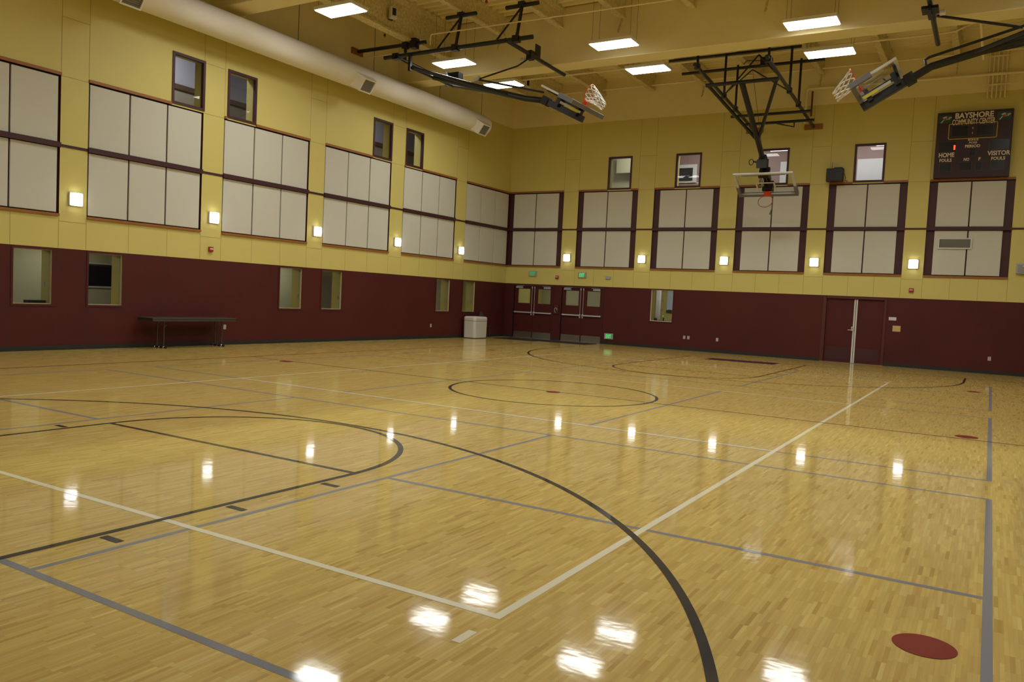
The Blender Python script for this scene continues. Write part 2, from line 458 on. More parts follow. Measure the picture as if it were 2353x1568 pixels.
def sprayed(x, y0, y1, zb, fw, web):
    """I-section joist thick with sprayed coating: irregular along its length"""
    mb = MB(); n = max(2, int(abs(y1-y0)/.28))
    zt = RH; rings = []
    for i in range(n+1):
        yy = y0+(y1-y0)*i/n
        j = lambda s: random.uniform(-s, s)
        f, wb, tf = fw+j(.012), web+j(.012), .055
        z0 = zb+j(.008)
        pr = [(-f,z0),(f,z0),(f,z0+tf),(wb,z0+tf+.05),(wb,zt-.16+j(.02)),(f*1.15+j(.03),zt-.05+j(.03)),(f*1.2,zt+.03),
              (-f*1.2,zt+.03),(-f*1.15+j(.03),zt-.05+j(.03)),(-wb,zt-.16+j(.02)),(-wb,z0+tf+.05),(-f,z0+tf)]
        rings.append([(x+a, yy, z) for a, z in pr])
    k = len(rings[0])
    for r0, r1 in zip(rings, rings[1:]):
        for q in range(k): mb.face([r0[q], r0[(q+1) % k], r1[(q+1) % k], r1[q]], 0)
    mb.face(rings[0][::-1], 0); mb.face(rings[-1], 0)
    return mb
for si, (y0, y1) in enumerate(spans):
    for i, x in enumerate(JX):
        big = i == 0
        mb = sprayed(x, y0, y1, 8.98 if big else 9.48, .15 if big else .085, .06 if big else .05)
        if not big and i % 2 == 1 and si < 3:    # kicker plates at the ends
            for ye, sg in ((y0, 1), (y1, -1)):
                mb.obox((x, ye+sg*.17, 9.28), (.02,0,0), (0,.035,.01), (0,sg*-.12,.24*1) if sg < 0 else (0,-.12,-.24), 0)
        struct(mb.build('roof_joist', SPRAY, origin=(x,(y0+y1)/2,9.0)), 'roof joist coated in rough sprayed fireproofing')

# ------------------------------------------------------------------ trims of the panel bays
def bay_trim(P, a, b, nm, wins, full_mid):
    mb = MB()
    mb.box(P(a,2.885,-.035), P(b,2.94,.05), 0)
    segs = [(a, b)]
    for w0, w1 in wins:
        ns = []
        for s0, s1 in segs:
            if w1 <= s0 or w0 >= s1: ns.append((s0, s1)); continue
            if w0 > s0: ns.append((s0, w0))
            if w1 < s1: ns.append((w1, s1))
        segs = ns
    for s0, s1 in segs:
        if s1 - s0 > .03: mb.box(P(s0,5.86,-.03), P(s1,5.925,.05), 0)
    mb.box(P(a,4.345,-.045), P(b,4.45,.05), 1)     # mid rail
    return struct(mb.build(nm, [WOOD_BOUNCE, MARDK]))
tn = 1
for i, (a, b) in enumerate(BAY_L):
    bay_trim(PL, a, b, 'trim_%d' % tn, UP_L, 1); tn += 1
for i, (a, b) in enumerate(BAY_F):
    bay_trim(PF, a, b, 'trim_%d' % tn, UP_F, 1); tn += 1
for P, gg in ((PL, gaps), (PF, gapsF + [(17.63, 18.3)])):   # thin line across the yellow strips
    mb = MB()
    for a, b in gg: mb.box(P(a+.001,4.365,-.015), P(b-.001,4.42,0))
    struct(mb.build('trim_%d' % tn, MARDK)); tn += 1

# ------------------------------------------------------------------ acoustic panels
ORD = ['first', 'second', 'third', 'fourth', 'fifth', 'sixth']
def panel(P, a, b, c, d, label, group):
    mb = MB()
    mb.box(P(a,c,.049), P(b,d,.006), 0)
    o = P((a+b)/2, c, .049)
    return tag(mb.build('acoustic_panel', CREAM, origin=o, bevel=.006), label, 'panel', group)
colname = ['left', 'middle', 'right']
for i, (a, b) in enumerate(BAY_L):
    n = ORD[5-i]
    w = (b-a-.05)/3
    for k in range(3):
        if i == 0 and k == 0: continue
        u0 = a+.035+k*w; u1 = u0+w-.04
        if i == 5 and k == 2: u1 = -.06
        for v0, v1, r in ((2.965, 4.335, 'lower'), (4.46, 5.825, 'upper')):
            panel(PL, u0, u1, v0, v1, '%s %s cream fabric panel in the %s bay from the corner, left wall' % (r, colname[k], n), 'cream acoustic panels on the left wall')
for i, (a, b) in enumerate(BAY_F):
    n = ORD[i]
    l = a+.235; r_ = b-.23; w = (r_-l)/2
    for k in range(2):
        u0 = l+k*w + (.02 if k else 0); u1 = l+(k+1)*w - (0 if k else .02)
        for v0, v1, r in ((2.965, 4.335, 'lower'), (4.46, 5.825, 'upper')):
            panel(PF, u0, u1, v0, v1, '%s %s cream fabric panel in the %s bay from the corner, far wall' % (r, ('left','right')[k], n), 'cream acoustic panels on the far wall')

# ------------------------------------------------------------------ windows
wn = 1
def window(P, a, b, c, d, frame, fm, dep=.05):
    global wn
    w = MB()
    if frame:
        f = frame
        for q in ((a,c,b,c+f),(a,d-f,b,d),(a,c+f,a+f,d-f),(b-f,c+f,b,d-f)): w.box(P(q[0],q[1],-.02), P(q[2],q[3],.07))
    else:
        f = .018
        for q in ((a,c,b,c+f),(a,d-f,b,d),(a,c+f,a+f,d-f),(b-f,c+f,b,d-f)): w.box(P(q[0],q[1],.03), P(q[2],q[3],.07))
    o = struct(w.build('window_%d' % wn, fm)); wn += 1
    g = MB(); g.face([P(a+f,c+f,dep), P(b-f,c+f,dep), P(b-f,d-f,dep), P(a+f,d-f,dep)])
    struct(g.build('glass_pane', GLASS, o))
    if not frame:      # painted surround board around the low windows
        s = MB(); e = .045
        for q in ((a-e,c-e,b+e,c),(a-e,d,b+e,min(d+e,ZR-.003)),(a-e,c,a,d),(b,c,b+e,d)): s.box(P(q[0],q[1],-.012), P(q[2],q[3],.0))
        struct(s.build('window_surround', MAROON, o))
    return o
LSILL = mat('low_window_bead', (.30, .27, .19), .5)
for a, b in LOW_L: window(PL, a, b, *ZL, 0, LSILL)
for a, b in UP_L: window(PL, a, b, *ZU, .065, MARDK)
for a, b in UP_F: window(PF, a, b, *ZU, .065, MARDK)
window(PF, *SERV, 0, WHITE)

# ------------------------------------------------------------------ hallways seen through the windows
def room(name, x0, x1, y0, y1, z0, z1, mats, skip, split=None):
    """inside faces of a box; mats: 0 far wall 1 side walls 2 ceiling 3 floor 4 lower part of far wall"""
    mb = MB()
    F = {'x0': [(x0,y0),(x0,y1)], 'x1': [(x1,y1),(x1,y0)], 'y1': [(x0,y1),(x1,y1)], 'y0': [(x1,y0),(x0,y0)]}
    for k, ((ax,ay),(bx,by)) in F.items():
        if k == skip: continue
        back = (skip == 'x1' and k == 'x0') or (skip == 'y0' and k == 'y1')
        if back and split:
            mb.face([(ax,ay,z0),(bx,by,z0),(bx,by,split),(ax,ay,split)], 4); mb.face([(ax,ay,split),(bx,by,split),(bx,by,z1),(ax,ay,z1)], 0)
        else: mb.face([(ax,ay,z0),(bx,by,z0),(bx,by,z1),(ax,ay,z1)], 0 if back else 1)
    mb.face([(x0,y0,z0),(x1,y0,z0),(x1,y1,z0),(x0,y1,z0)], 3); mb.face([(x0,y0,z1),(x0,y1,z1),(x1,y1,z1),(x1,y0,z1)], 2)
    return struct(mb.build(name, mats))
room('wall_hall_low_left', -2.6, -WT, -22, .0, 0, 2.55, [CORR, CORRY, WHITE, CORRB, CORR], 'x1')
room('wall_hall_up_left', -3.2, -WT, -22, .0, 5.2, 8.6, [CORRL, CORRY, CORRL, CORRB, CORRB], 'x1', 7.2)
room('wall_hall_low_far', 0.0, 4.9, WT, 3.2, 0, 2.7, [CORR, CORRY, WHITE, CORRB, CORR], 'y0')
room('wall_kitchen_far', 4.95, 8.6, WT, 3.2, 0, 2.7, [CORRY, CORR, WHITE, CORRB, CORRY], 'y0')
room('wall_hall_up_far_left', 3.0, 5.9, WT, 3.2, 5.2, 8.2, [CORR, CORRL, CORRL, CORRB, CORR], 'y0')
room('wall_hall_up_far', 5.95, 15.2, WT, 3.2, 5.2, 8.2, [CORRR, CORR, CORRL, CORRB, CORRR], 'y0', 6.6)
# hall furniture and fixtures seen through glass
def simple(name, a, b, m, label, cat, group=None, bevel=0):
    o = tuple((p+q)/2 for p, q in zip(a, b)); o = (o[0], o[1], min(a[2], b[2]))
    return tag(MB().box(a, b).build(name, m, origin=o, bevel=bevel), label, cat, group)
mb = MB().box((-3.2,-22,7.12),(-3.15,0,7.26)); struct(mb.build('trim_%d' % tn, RAILB)); tn += 1
def hall_lamp(x, y, z, sx, sy, label):
    HM = HALL if z < 4 else HALLS if z < 7.6 else HALLU
    t = thing('hall_light', (x, y, z), label, 'light', 'lights in the rooms behind the windows')
    MB().box((x-sx/2-.02,y-sy/2-.02,z+.02),(x+sx/2+.02,y+sy/2+.02,z+.06)).build('housing', WHITE, t)
    MB().box((x-sx/2,y-sy/2,z),(x+sx/2,y+sy/2,z+.019)).build('diffuser', HM, t)
for y in (-19.6,-17.2,-12.2,-9.9,-4.6,-2.4): hall_lamp(-1.6, y, 2.47, .6, .6, 'ceiling light hidden in the low hallway behind the left wall')
for y in (-14.4,-7.0): hall_lamp(-1.7, y, 8.5, .6, 1.2, 'ceiling light hidden in the upper hallway behind the left wall')
for x in (1.3, 3.6): hall_lamp(x, 1.7, 2.6, .6, .6, 'ceiling light hidden in the lobby behind the double doors')
hall_lamp(6.6, 1.6, 2.6, .6, 1.0, 'ceiling light hidden in the room behind the low far window')
hall_lamp(4.5, 1.7, 8.1, .6, .6, 'ceiling light hidden in the upper room nearest the corner')
for x in (8.6, 11.6, 13.4): hall_lamp(x, 1.7, 8.12, .6, .6, 'unseen lamp added to brighten the upper rooms behind the far windows')  # extra lamps out of view, added to brighten these upper rooms
hall_lamp(7.2, 1.3, 8.1, .6, .6, 'ceiling light hidden in the upper room behind the second far window')
hall_lamp(10.45, 1.9, 7.45, 1.1, .35, 'white strip light seen through the upper window behind the lowered basketball board')
hall_lamp(13.75, 1.9, 7.45, .55, .30, 'small white light seen through the rightmost upper window')

t = thing('notice_board', (-2.6,-15.75,1.3), 'black notice board in a white frame behind the second low window of the left wall', 'notice board')
MB().box((-2.6,-16.5,1.34),(-2.575,-15.53,1.99)).build('frame', WHITE, t); MB().box((-2.575,-16.45,1.39),(-2.57,-15.58,1.95)).build('board', BOARDB, t)
simple('storage_box', (-.36,-18.98,.99), (-.14,-18.62,1.065), BLACKP, 'dark flat box with shiny top on the sill of the leftmost low window', 'box', bevel=.01)
simple('wall_switch', (-.30,-18.592,1.36), (-.24,-18.60,1.47), GREYBX, 'small switch plate beside the leftmost low window', 'switch', bevel=.003)
for i, y in enumerate((-11.372,-9.702,-3.962,-2.282)):
    nm = ('third','fourth','fifth','sixth')[i]
    simple('wall_switch', (-.16,y,1.30), (-.11,y-.008,1.40), GREYBX, 'small switch plate inside the %s low window from the left' % nm, 'switch', bevel=.003)
t = thing('hand_dryer', (-2.6,-10.2,.95), 'pale dispenser over a dark bin seen through the third low window', 'dispenser')
MB().box((-2.595,-10.28,1.12),(-2.45,-10.12,1.45)).build('dispenser_body', WBOARD, t, bevel=.03); MB().box((-2.595,-10.28,.9),(-2.44,-10.14,1.11)).build('dark_base', BLACKP, t, bevel=.01)
for y, nm in ((-4.68,'fifth'),(-3.0,'sixth')):
    simple('small_bin', (-.32,y-.06,.99), (-.15,y+.10,1.10), PAD, 'grey rounded item on the sill of the %s low window' % nm, 'box', bevel=.03)
simple('blue_poster', (-1.9,-14.93,5.75), (-1.5,-14.91,6.1), BLUEW, 'bright blue strip low in the leftmost upper window', 'poster')
simple('wall_cabinet', (3.42,2.85,7.02), (4.6,3.2,7.70), CORR, 'pale boxed wall cabinet seen in the upper far window nearest the corner', 'cabinet')
t = thing('display_board', (6.45,3.18,6.6), 'dark screen on a pale board behind the second upper window of the far wall', 'screen')
MB().box((6.02,3.15,6.58),(6.78,3.19,7.30)).build('pale_board', WHITE, t); MB().box((6.06,3.11,6.66),(6.62,3.149,7.16)).build('screen', BOARDB, t)
simple('white_poster', (10.03,3.17,6.45), (10.42,3.19,7.25), PAPER, 'white poster behind the upper window beside the mast', 'poster')
simple('white_screen', (12.75,3.16,6.42), (13.75,3.19,7.22), PAPER, 'large pale screen seen through the rightmost upper window', 'screen')
simple('blue_bench', (12.6,2.95,5.6), (13.9,3.15,6.36), mat('blue_fabric', (.05,.07,.16), .8), 'dark blue seat back below the pale screen in the rightmost upper window', 'seat', bevel=.03)
# serving-window room
simple('whiteboard', (5.86,3.16,1.42), (6.5,3.19,2.35), WBOARD, 'pale blue whiteboard with a dark tray seen in the low far window', 'whiteboard')
simple('whiteboard_tray', (5.86,3.12,1.34), (6.5,3.19,1.395), mat('tray_green', (.03,.07,.06), .5), 'dark green tray under the whiteboard in the low far window', 'tray')
def heart(x, z, s, m, label):
    pts = []
    for k in range(24):
        a = 2*PI*k/24
        pts.append((16*math.sin(a)**3/17*s, (13*math.cos(a)-5*math.cos(2*a)-2*math.cos(3*a)-math.cos(4*a))/17*s))
    mb = MB()
    f = [(x+p, 3.18, z+q) for p, q in pts]; b = [(x+p, 3.195, z+q) for p, q in pts]
    mb.face(f); mb.face(b[::-1])
    for i in range(24): mb.face([f[i], b[i], b[(i+1) % 24], f[(i+1) % 24]])
    tag(mb.build('paper_heart', m, origin=(x,3.19,z)), label, 'paper heart', 'paper hearts on the yellow wall')
heart(5.66, 1.80, .055, PINK, 'pink paper heart, upper one in the low far window')
heart(5.58, 1.66, .04, GREYBX, 'grey paper heart between the two pink ones in the low far window')
heart(5.65, 1.42, .055, PINK, 'pink paper heart, lower one in the low far window')
t = thing('water_tap', (6.80,.30,1.0), 'chrome tap on the counter inside the low far window', 'tap')
MB().tube([(6.80,.30,1.0),(6.80,.30,1.13)], .022, 10).build('tap_base', BLACKP, t); MB().tube([(6.80,.30,1.13),(6.80,.29,1.19),(6.80,.23,1.20),(6.80,.19,1.17)], .016, 8).build('spout', CHROME, t)
t = thing('round_clock', (6.50,.25,1.0), 'dark round item at the left of the low far window sill', 'bowl')
mb = MB().lathe((6.50,.25,1.0), [(0.001,0),(.05,0),(.062,.05),(.05,.10),(.001,.12)], 16); mb.build('bowl_body', BLACKP, t)
MB().lathe((6.53,.22,1.10), [(.001,.05),(.02,.045),(.025,.02),(.001,0)], 10).build('bright_cap', WHITE, t)
tag(MB().tube([(7.19,.25,1.0),(7.14,.25,1.06),(7.14,.25,1.13),(7.19,.25,1.18)], .014, 8).build('black_hoop', BLACKP, origin=(7.17,.25,1.0)), 'black curved hoop at the right of the low far window sill', 'hoop')
simple('kitchen_counter', (5.6,.9,.85), (8.0,1.5,1.04), mat('counter_tan', (.45,.36,.17), .5), 'tan counter edge along the bottom of the low far window', 'counter')
simple('left_jamb_post', (5.75,2.2,0), (5.9,2.35,2.7), WHITE, 'white post at the left inside the low far window', 'post')

# ------------------------------------------------------------------ doors
def double_door(n, x0, x1, panes):
    t = bpy.data.objects.new('door_%d' % n, None); COL.objects.link(t); t.location = ((x0+x1)/2, .05, 0); struct(t)
    xm = (x0+x1)/2
    f = MB()
    f.box((x0-.05,-.015,0),(x0,.10,ZD+.03)); f.box((x1,-.015,0),(x1+.05,.10,ZD+.03)); f.box((x0,-.015,ZD-.02),(x1,.10,ZD+.03))
    f.build('door_frame', MARDK, t)
    for k, (a, b) in enumerate(((x0+.004, xm-.005), (xm+.005, x1-.004))):
        pa, pb = panes[k]; z0, z1 = 1.42, 2.0
        lf = MB()
        for q in ((a,.01,b,z0),(a,z1,b,ZD-.024),(a,z0,pa,z1),(pb,z0,b,z1)): lf.box((q[0],.04,q[1]),(q[2],.085,q[3]))
        leaf = lf.build('door_leaf', MAROON, t)
        g = MB(); g.face([(pa,.06,z0),(pb,.06,z0),(pb,.06,z1),(pa,.06,z1)]); g.build('glass_pane', GLASS, leaf)
        MB().box((a+.02,.030,.012),(b-.02,.0395,.262)).build('kick_plate', KICK, leaf)
        pbar = MB(); e0, e1 = a+.03, b-.03
        pbar.box((e0,-.03,1.02),(e1,.0,1.07)); pbar.box((e0,-.0,1.015),(e0+.05,.0395,1.075)); pbar.box((e1-.05,.0,1.015),(e1,.0395,1.075))
        pbar.build('push_bar', ALU, leaf, bevel=.004)
        xr = (xm-.06) if k == 0 else (xm+.06)
        rod = MB().tube([(xr,.02,.96),(xr,.02,ZD-.04)], .009, 8); rod.box((xr-.02,-.0,.94),(xr+.02,.0395,1.10)); rod.box((xr-.016,.004,ZD-.11),(xr+.016,.0395,ZD-.04))
        rod.build('vertical_rod', ALU, leaf)
        cx = a+.24 if k == 0 else b-.24
        cl = MB().box((cx-.15,-.03,ZD-.115),(cx+.15,.0395,ZD-.045)); cl.tube([(cx-.1 if k == 0 else cx+.1,-.01,ZD-.045),(cx-.1 if k == 0 else cx+.1,-.01,ZD-.015)], .012, 8)
        cl.tube([(cx-.1 if k == 0 else cx+.1,-.01,ZD-.02),(cx+.22 if k == 0 else cx-.22,-.01,ZD-.014)], .009, 6)
        cl.build('door_closer', GREYBX, leaf)
    MB().box((x0,-.03,0.001),(x1,.12,.012)).build('threshold', KICK, t)
double_door(1, *DOORS[0], [(.60,1.17),(1.53,2.11)])
double_door(2, *DOORS[1], [(2.79,3.37),(3.72,4.29)])
# flush storage double door on the right
x0, x1 = DOORS[2]; xm = 13.465
t = bpy.data.objects.new('door_3', None); COL.objects.link(t); t.location = ((x0+x1)/2, .05, 0); struct(t)
DFR = mat('storage_door_frame', (.085, .017, .012), .45)
f = MB(); f.box((x0-.09,-.02,0),(x0+.015,.099,ZD+.04)); f.box((x1-.015,-.02,0),(x1+.06,.099,ZD+.04)); f.box((x0,-.02,ZD-.03),(x1,.099,ZD+.04)); f.build('door_frame', DFR, t)
for k, (a, b) in enumerate(((x0+.02, xm-.004), (xm+.004, x1-.02))):
    lf = MB().box((a,.045,.01),(b,.09,ZD-.035)).build('door_leaf', MAROON, t)
    MB().box((a+.05,.038,.10),(b-.08,.0445,.50)).build('kick_plate', MARDK, lf)
    e = MB(); s = (b-.05, b-.004) if k == 0 else (a+.004, a+.05)
    e.box((s[0],.030,.012),(s[1],.0445,ZD-.04)); e.build('edge_strip', WHITE, lf)
hd = MB().box((xm-.10,.005,1.06),(xm-.03,.0295,1.20)); hd.tube([(xm-.075,.0,1.09),(xm-.075,-.05,1.09),(xm-.19,-.05,1.09)], .011, 8); hd.lathe((xm-.07,.0,1.16), [(.001,.02),(.03,.015),(.03,-.01),(.001,-.012)], 12)
hd.build('door_handle', ALU, t)
MB().box((x0-.09,-.05,.001),(x1+.06,.09,.010)).build('threshold', KICK, t)

# ------------------------------------------------------------------ things on the floor
t = thing('folding_table', (.37,-15.4,0), 'long dark folding table standing against the left maroon wall', 'table')
X0, X1, Y0, Y1 = .08, .66, -16.62, -14.22
MB().box((X0,Y0,.705),(X1,Y1,.735)).build('table_top', TTOP, t, bevel=.006)
ap = MB()
for q in ((X0+.01,Y0+.01,X1-.01,Y0+.03),(X0+.01,Y1-.03,X1-.01,Y1-.01),(X0+.01,Y0+.03,X0+.03,Y1-.03),(X1-.03,Y0+.03,X1-.01,Y1-.03)): ap.box((q[0],q[1],.655),(q[2],q[3],.7045))
ap.build('apron', TLEG, t)
for yl, s in ((-16.22, 1), (-14.56, -1)):
    for xx in (.27, .52):
        MB().tube([(xx,yl,.045),(xx,yl,.704)], .016, 10).build('leg', TLEG, t)
    for xx in (.27, .52): MB().tube([(xx,yl+s*.01,.50),(xx,yl+s*.17,.69)], .008, 8).build('leg_brace', TLEG, t)
    ft = MB().tube([(.12,yl,.03),(.62,yl,.03)], .024, 10)
    foot = ft.build('foot_bar', BLACKM, t)
    for xx in (.20,.36,.52): MB().lathe((xx,yl,0), [(.001,.0),(.036,.0),(.036,.012),(.03,.055),(.001,.06)], 12).build('glide', CHROME, foot)

t = thing('waste_bin', (.40,-2.71,0), 'large cream lidded waste bin standing by the left wall near the corner', 'bin')
def rbox(mb, x0, y0, x1, y1, z0, z1, r, top=0, inset=0):
    def ring(z, ins, rr):
        pts = []
        for cx, cy, a0 in ((x1-r,y1-r,0),(x0+r,y1-r,PI/2),(x0+r,y0+r,PI),(x1-r,y0+r,1.5*PI)):
            for k in range(7):
                a = a0+PI/2*k/6; pts.append((cx+(rr-ins)*math.cos(a), cy+(rr-ins)*math.sin(a), z))
        return pts
    rings = [ring(z0, inset, r), ring(z1-top, 0, r)]
    if top: rings += [ring(z1-top*.35, top*.25, r), ring(z1, top, r)]
    for a, b in zip(rings, rings[1:]):
        n = len(a)
        for k in range(n): mb.face([a[k], a[(k+1) % n], b[(k+1) % n], b[k]], 0, False)
    mb.face(rings[-1]); mb.face(rings[0][::-1])
bd = MB(); rbox(bd, .12,-3.16,.68,-2.26,.025,.655,.11, 0, .012); bd.build('bin_body', BIN, t)
gp = MB(); rbox(gp, .13,-3.15,.67,-2.27,.655,.668,.10); rbox(gp, .14,-3.14,.66,-2.28,0,.025,.10); gp.build('dark_band', BLACKP, t)
ld = MB(); rbox(ld, .12,-3.16,.68,-2.26,.668,.825,.11,.06); ld.build('lid', BIN, t)
t = thing('folding_chair', (.16,-1.93,0), 'dark round-backed chair mostly hidden behind the cream waste bin', 'chair')
bk = MB()
pts = [(.10,-2.06+.34*k/10, .78+.225*math.sin(PI*k/10)**.6) for k in range(11)]
for dx in (0, .015):
    bk.face([(p[0]+dx, p[1], p[2]) for p in pts] if dx else [(p[0]+dx, p[1], p[2]) for p in pts][::-1])
for p, q in zip(pts, pts[1:] + pts[:1]): bk.face([p, q, (q[0]+.015,q[1],q[2]), (p[0]+.015,p[1],p[2])])
bk.build('backrest', mat('chair_grey', (.06,.055,.055), .5), t)
MB().box((.11,-2.13,.43),(.5,-1.75,.455)).build('seat', BLACKP, t, bevel=.01)
for x_, y_ in ((.12,-2.11),(.12,-1.77),(.46,-2.11),(.46,-1.77)):
    MB().tube([(x_,y_,0),(x_,y_,.80 if x_ < .2 else .43)], .011, 8).build('leg', TLEG, t)
tag(MB().box((.70,-1.86,.003),(2.48,-.52,.016)).build('door_mat', MATR, origin=(1.59,-1.2,0), bevel=.005), 'black rubber mat before the double doors nearer the corner', 'mat', 'mats before the doors')
tag(MB().box((2.60,-1.50,.003),(4.46,-.42,.016)).build('door_mat', MATR, origin=(3.5,-.96,0), bevel=.005), 'black rubber mat before the double doors beside the floor-level exit sign', 'mat', 'mats before the doors')

# ------------------------------------------------------------------ wall fittings
def sconce(P, u, label):
    """square bulging wall lamp, 0.30 m"""
    v0 = 3.135; h = .29; w = .145
    t = thing('wall_light', P(u, v0, 0), label, 'wall light', 'square wall lights')
    b = MB(); b.box(P(u-w,v0,0), P(u+w,v0+h,-.06)); b.build('housing', WHITE, t, bevel=.012)
    d = MB(); n = 10
    def pt(i, j):
        s, q = 2*i/n-1, 2*j/n-1
        bul = .075*(1-abs(s)**3.2)*(1-.35*abs(q)**5)
        cs = .93 if abs(s) < 1 else .93; rx = (1-.05*abs(q)**6); ry = (1-.05*abs(s)**6)
        return P(u+s*w*cs*rx, v0+h/2+q*h/2*.95*ry, -.0605-.02-bul)
    for i in range(n):
        for j in range(n): d.face([pt(i,j), pt(i+1,j), pt(i+1,j+1), pt(i,j+1)], 0, True)
    edge = [pt(i,0) for i in range(n+1)] + [pt(n,j) for j in range(1,n+1)] + [pt(i,n) for i in range(n-1,-1,-1)] + [pt(0,j) for j in range(n-1,0,-1)]
    bk = lambda p: P(*( (p[1], p[2], -.061) if P is PL else (p[0], p[2], -.061)))
    for p, q in zip(edge, edge[1:]+edge[:1]): d.face([p, q, bk(q), bk(p)], 0)
    d.build('diffuser', SCON, t)
for i, u in enumerate((-18.12,-14.52,-10.86,-7.14,-3.41)):
    sconce(PL, u, 'glowing square lamp on the left wall, %s yellow strip from the corner' % ORD[4-i])
for i, u in enumerate((2.80,5.94,9.04,12.08,15.06)):
    sconce(PF, u, 'glowing square lamp on the far wall, %s yellow strip from the corner' % ORD[i])

def textmesh(name, s, P, u, v, height, width, m, parent, d=-.03, bold=.012, shear=0, thick=.002):
    """lettering fitted to height x width with its left bottom corner at (u, v) on wall P"""
    cu = bpy.data.curves.new('t', 'FONT'); cu.body = s; cu.size = 1; cu.offset = bold; cu.shear = shear; cu.extrude = 0
    cu.resolution_u = 3
    ob = bpy.data.objects.new('t', cu)
    COL.objects.link(ob)
    dg = bpy.context.evaluated_depsgraph_get()
    me = bpy.data.meshes.new_from_object(ob.evaluated_get(dg))
    bpy.data.objects.remove(ob)
    vs = [tuple(p.co) for p in me.vertices]; fs = [tuple(p.vertices) for p in me.polygons]
    xs = [p[0] for p in vs]; ys_ = [p[1] for p in vs]
    ax, bx, ay, by = min(xs), max(xs), min(ys_), max(ys_)
    mb = MB()
    mb.v = [P(u+(p[0]-ax)/(bx-ax)*width, v+(p[1]-ay)/(by-ay)*height, d) for p in vs]
    mb.f = fs; mb.m = [0]*len(fs); mb.s = [False]*len(fs)
    bpy.data.meshes.remove(me)
    return mb.build(name, m, parent)
def exit_sign(u0, u1, v0, v1, label, em=None):
    t = thing('exit_sign', PF(u0, v0, 0), label, 'exit sign', 'green exit signs')
    MB().box(PF(u0,v0,0), PF(u1,v1,-.04)).build('housing', GREYBX, t, bevel=.006)
    w, h = u1-u0, v1-v0
    MB().box(PF(u0+.02,v0+.02,-.0401), PF(u1-.02,v1-.02,-.045)).build('face', EXITW, t)
    textmesh('lettering', 'EXIT', PF, u0+w*.19, v0+h*.17, h*.66, w*.62, em or EXITG, t, -.047, .03)
exit_sign(1.10, 1.47, 2.51, 2.73, 'dim green EXIT sign above the double doors nearer the corner', EXITD)
exit_sign(3.32, 3.67, 2.51, 2.73, 'green EXIT sign above the double doors farther from the corner')
exit_sign(4.58, 4.94, .20, .42, 'green EXIT sign low on the maroon wall beside the doors')
def strobe(P, u, v, label):
    t = thing('fire_alarm', P(u, v, 0), label, 'fire alarm', 'red fire alarms')
    MB().box(P(u-.065,v-.06,0), P(u+.065,v+.07,-.05)).build('housing', RED, t, bevel=.008)
    MB().box(P(u-.045,v+.0,-.0501), P(u+.045,v+.035,-.06)).build('strobe_lens', PAPER, t)
strobe(PL, -14.57, 2.465, 'small red fire alarm on the left wall above the folding table')
strobe(PF, 2.395, 2.50, 'small red fire alarm between the two exit signs')
strobe(PF, 15.055, 2.45, 'small red fire alarm above the signs right of the storage doors')
simple('junction_box', PF(4.50,2.49,0), PF(4.71,2.60,-.04), GREYBX, 'small grey box on the yellow wall right of the exit signs', 'box', bevel=.006)
def outlet(P, u, v, label):
    t = thing('wall_outlet', P(u, v, 0), label, 'outlet', 'ivory wall outlets')
    MB().box(P(u-.042,v-.06,0), P(u+.042,v+.06,-.008)).build('cover_plate', OUTL, t, bevel=.002)
    for dv in (-.028, .028): MB().box(P(u-.016,v+dv-.014,-.0081), P(u+.016,v+dv+.014,-.0105)).build('socket', GRILLE, t)
outlet(PL, -14.05, .47, 'ivory outlet on the left wall below the right end of the table')
outlet(PL, -5.02, .465, 'ivory outlet on the left wall to the left of the waste bin')
outlet(PF, 7.745, .47, 'left one of two outlets side by side under the low far window')
outlet(PF, 7.90, .47, 'right one of two outlets side by side under the low far window')
outlet(PF, 8.96, .47, 'lone outlet on the far wall between the low window and storage doors')
outlet(PF, 17.32, .465, 'outlet low on the far wall near the right picture edge')
simple('paper_sign', PF(14.47,1.475,0), PF(14.69,1.58,-.006), PAPER, 'small white sign right of the storage doors', 'sign')
simple('paper_notice', PF(14.60,1.125,0), PF(14.83,1.31,-.006), PAPERT, 'tan paper notice below the white sign by the storage doors', 'sign')
t = thing('wall_phone', PF(2.43,1.2,0), 'dull red box with a grey hose loop between the double doors', 'wall box')
MB().box(PF(2.33,1.05,0), PF(2.53,1.40,-.05)).build('housing', DFR, t, bevel=.01)
MB().tube([PF(2.43+.06*math.cos(k*PI/8), 1.20+.09*math.sin(k*PI/8), -.06) for k in range(13)], .012, 8).build('hose_loop', GREYBX, t)
t = thing('emergency_light', PF(17.81,3.05,0), 'grey box with a small lamp on the far wall at the right picture edge', 'emergency light')
MB().box(PF(17.82,3.05,0), PF(18.2,3.36,-.10)).build('housing', GREYBX, t, bevel=.015)
MB().box(PF(17.85,3.09,-.1001), PF(18.17,3.32,-.108)).build('front_cover', GRILLE, t)
MB().lathe(PF(18.0,3.27,-.12), [(.001,-.02),(.022,-.015),(.022,.015),(.001,.02)], 10).build('lamp', WHITE, t)
t = thing('return_grille', PF(15.71,3.77,0), 'white framed return air grille across the rightmost lower panels', 'vent')
g = MB()
a, b, c, d = 15.70, 16.62, 3.77, 4.11
for q in ((a,c,b,c+.04),(a,d-.04,b,d),(a,c+.04,a+.04,d-.04),(b-.04,c+.04,b,d-.04)): g.box(PF(q[0],q[1],0), PF(q[2],q[3],-.035))
g.build('frame', WHITE, t)
MB().box(PF(a+.04,c+.04,0), PF(b-.04,d-.04,-.008)).build('backing', GRILLE, t)
lv = MB()
for k in range(20):
    v = c+.045+k*.0128; lv.box(PF(a+.04,v,-.0081), PF(b-.04,v+.005,-.024))
lv.build('louvre', GRILLE, t)
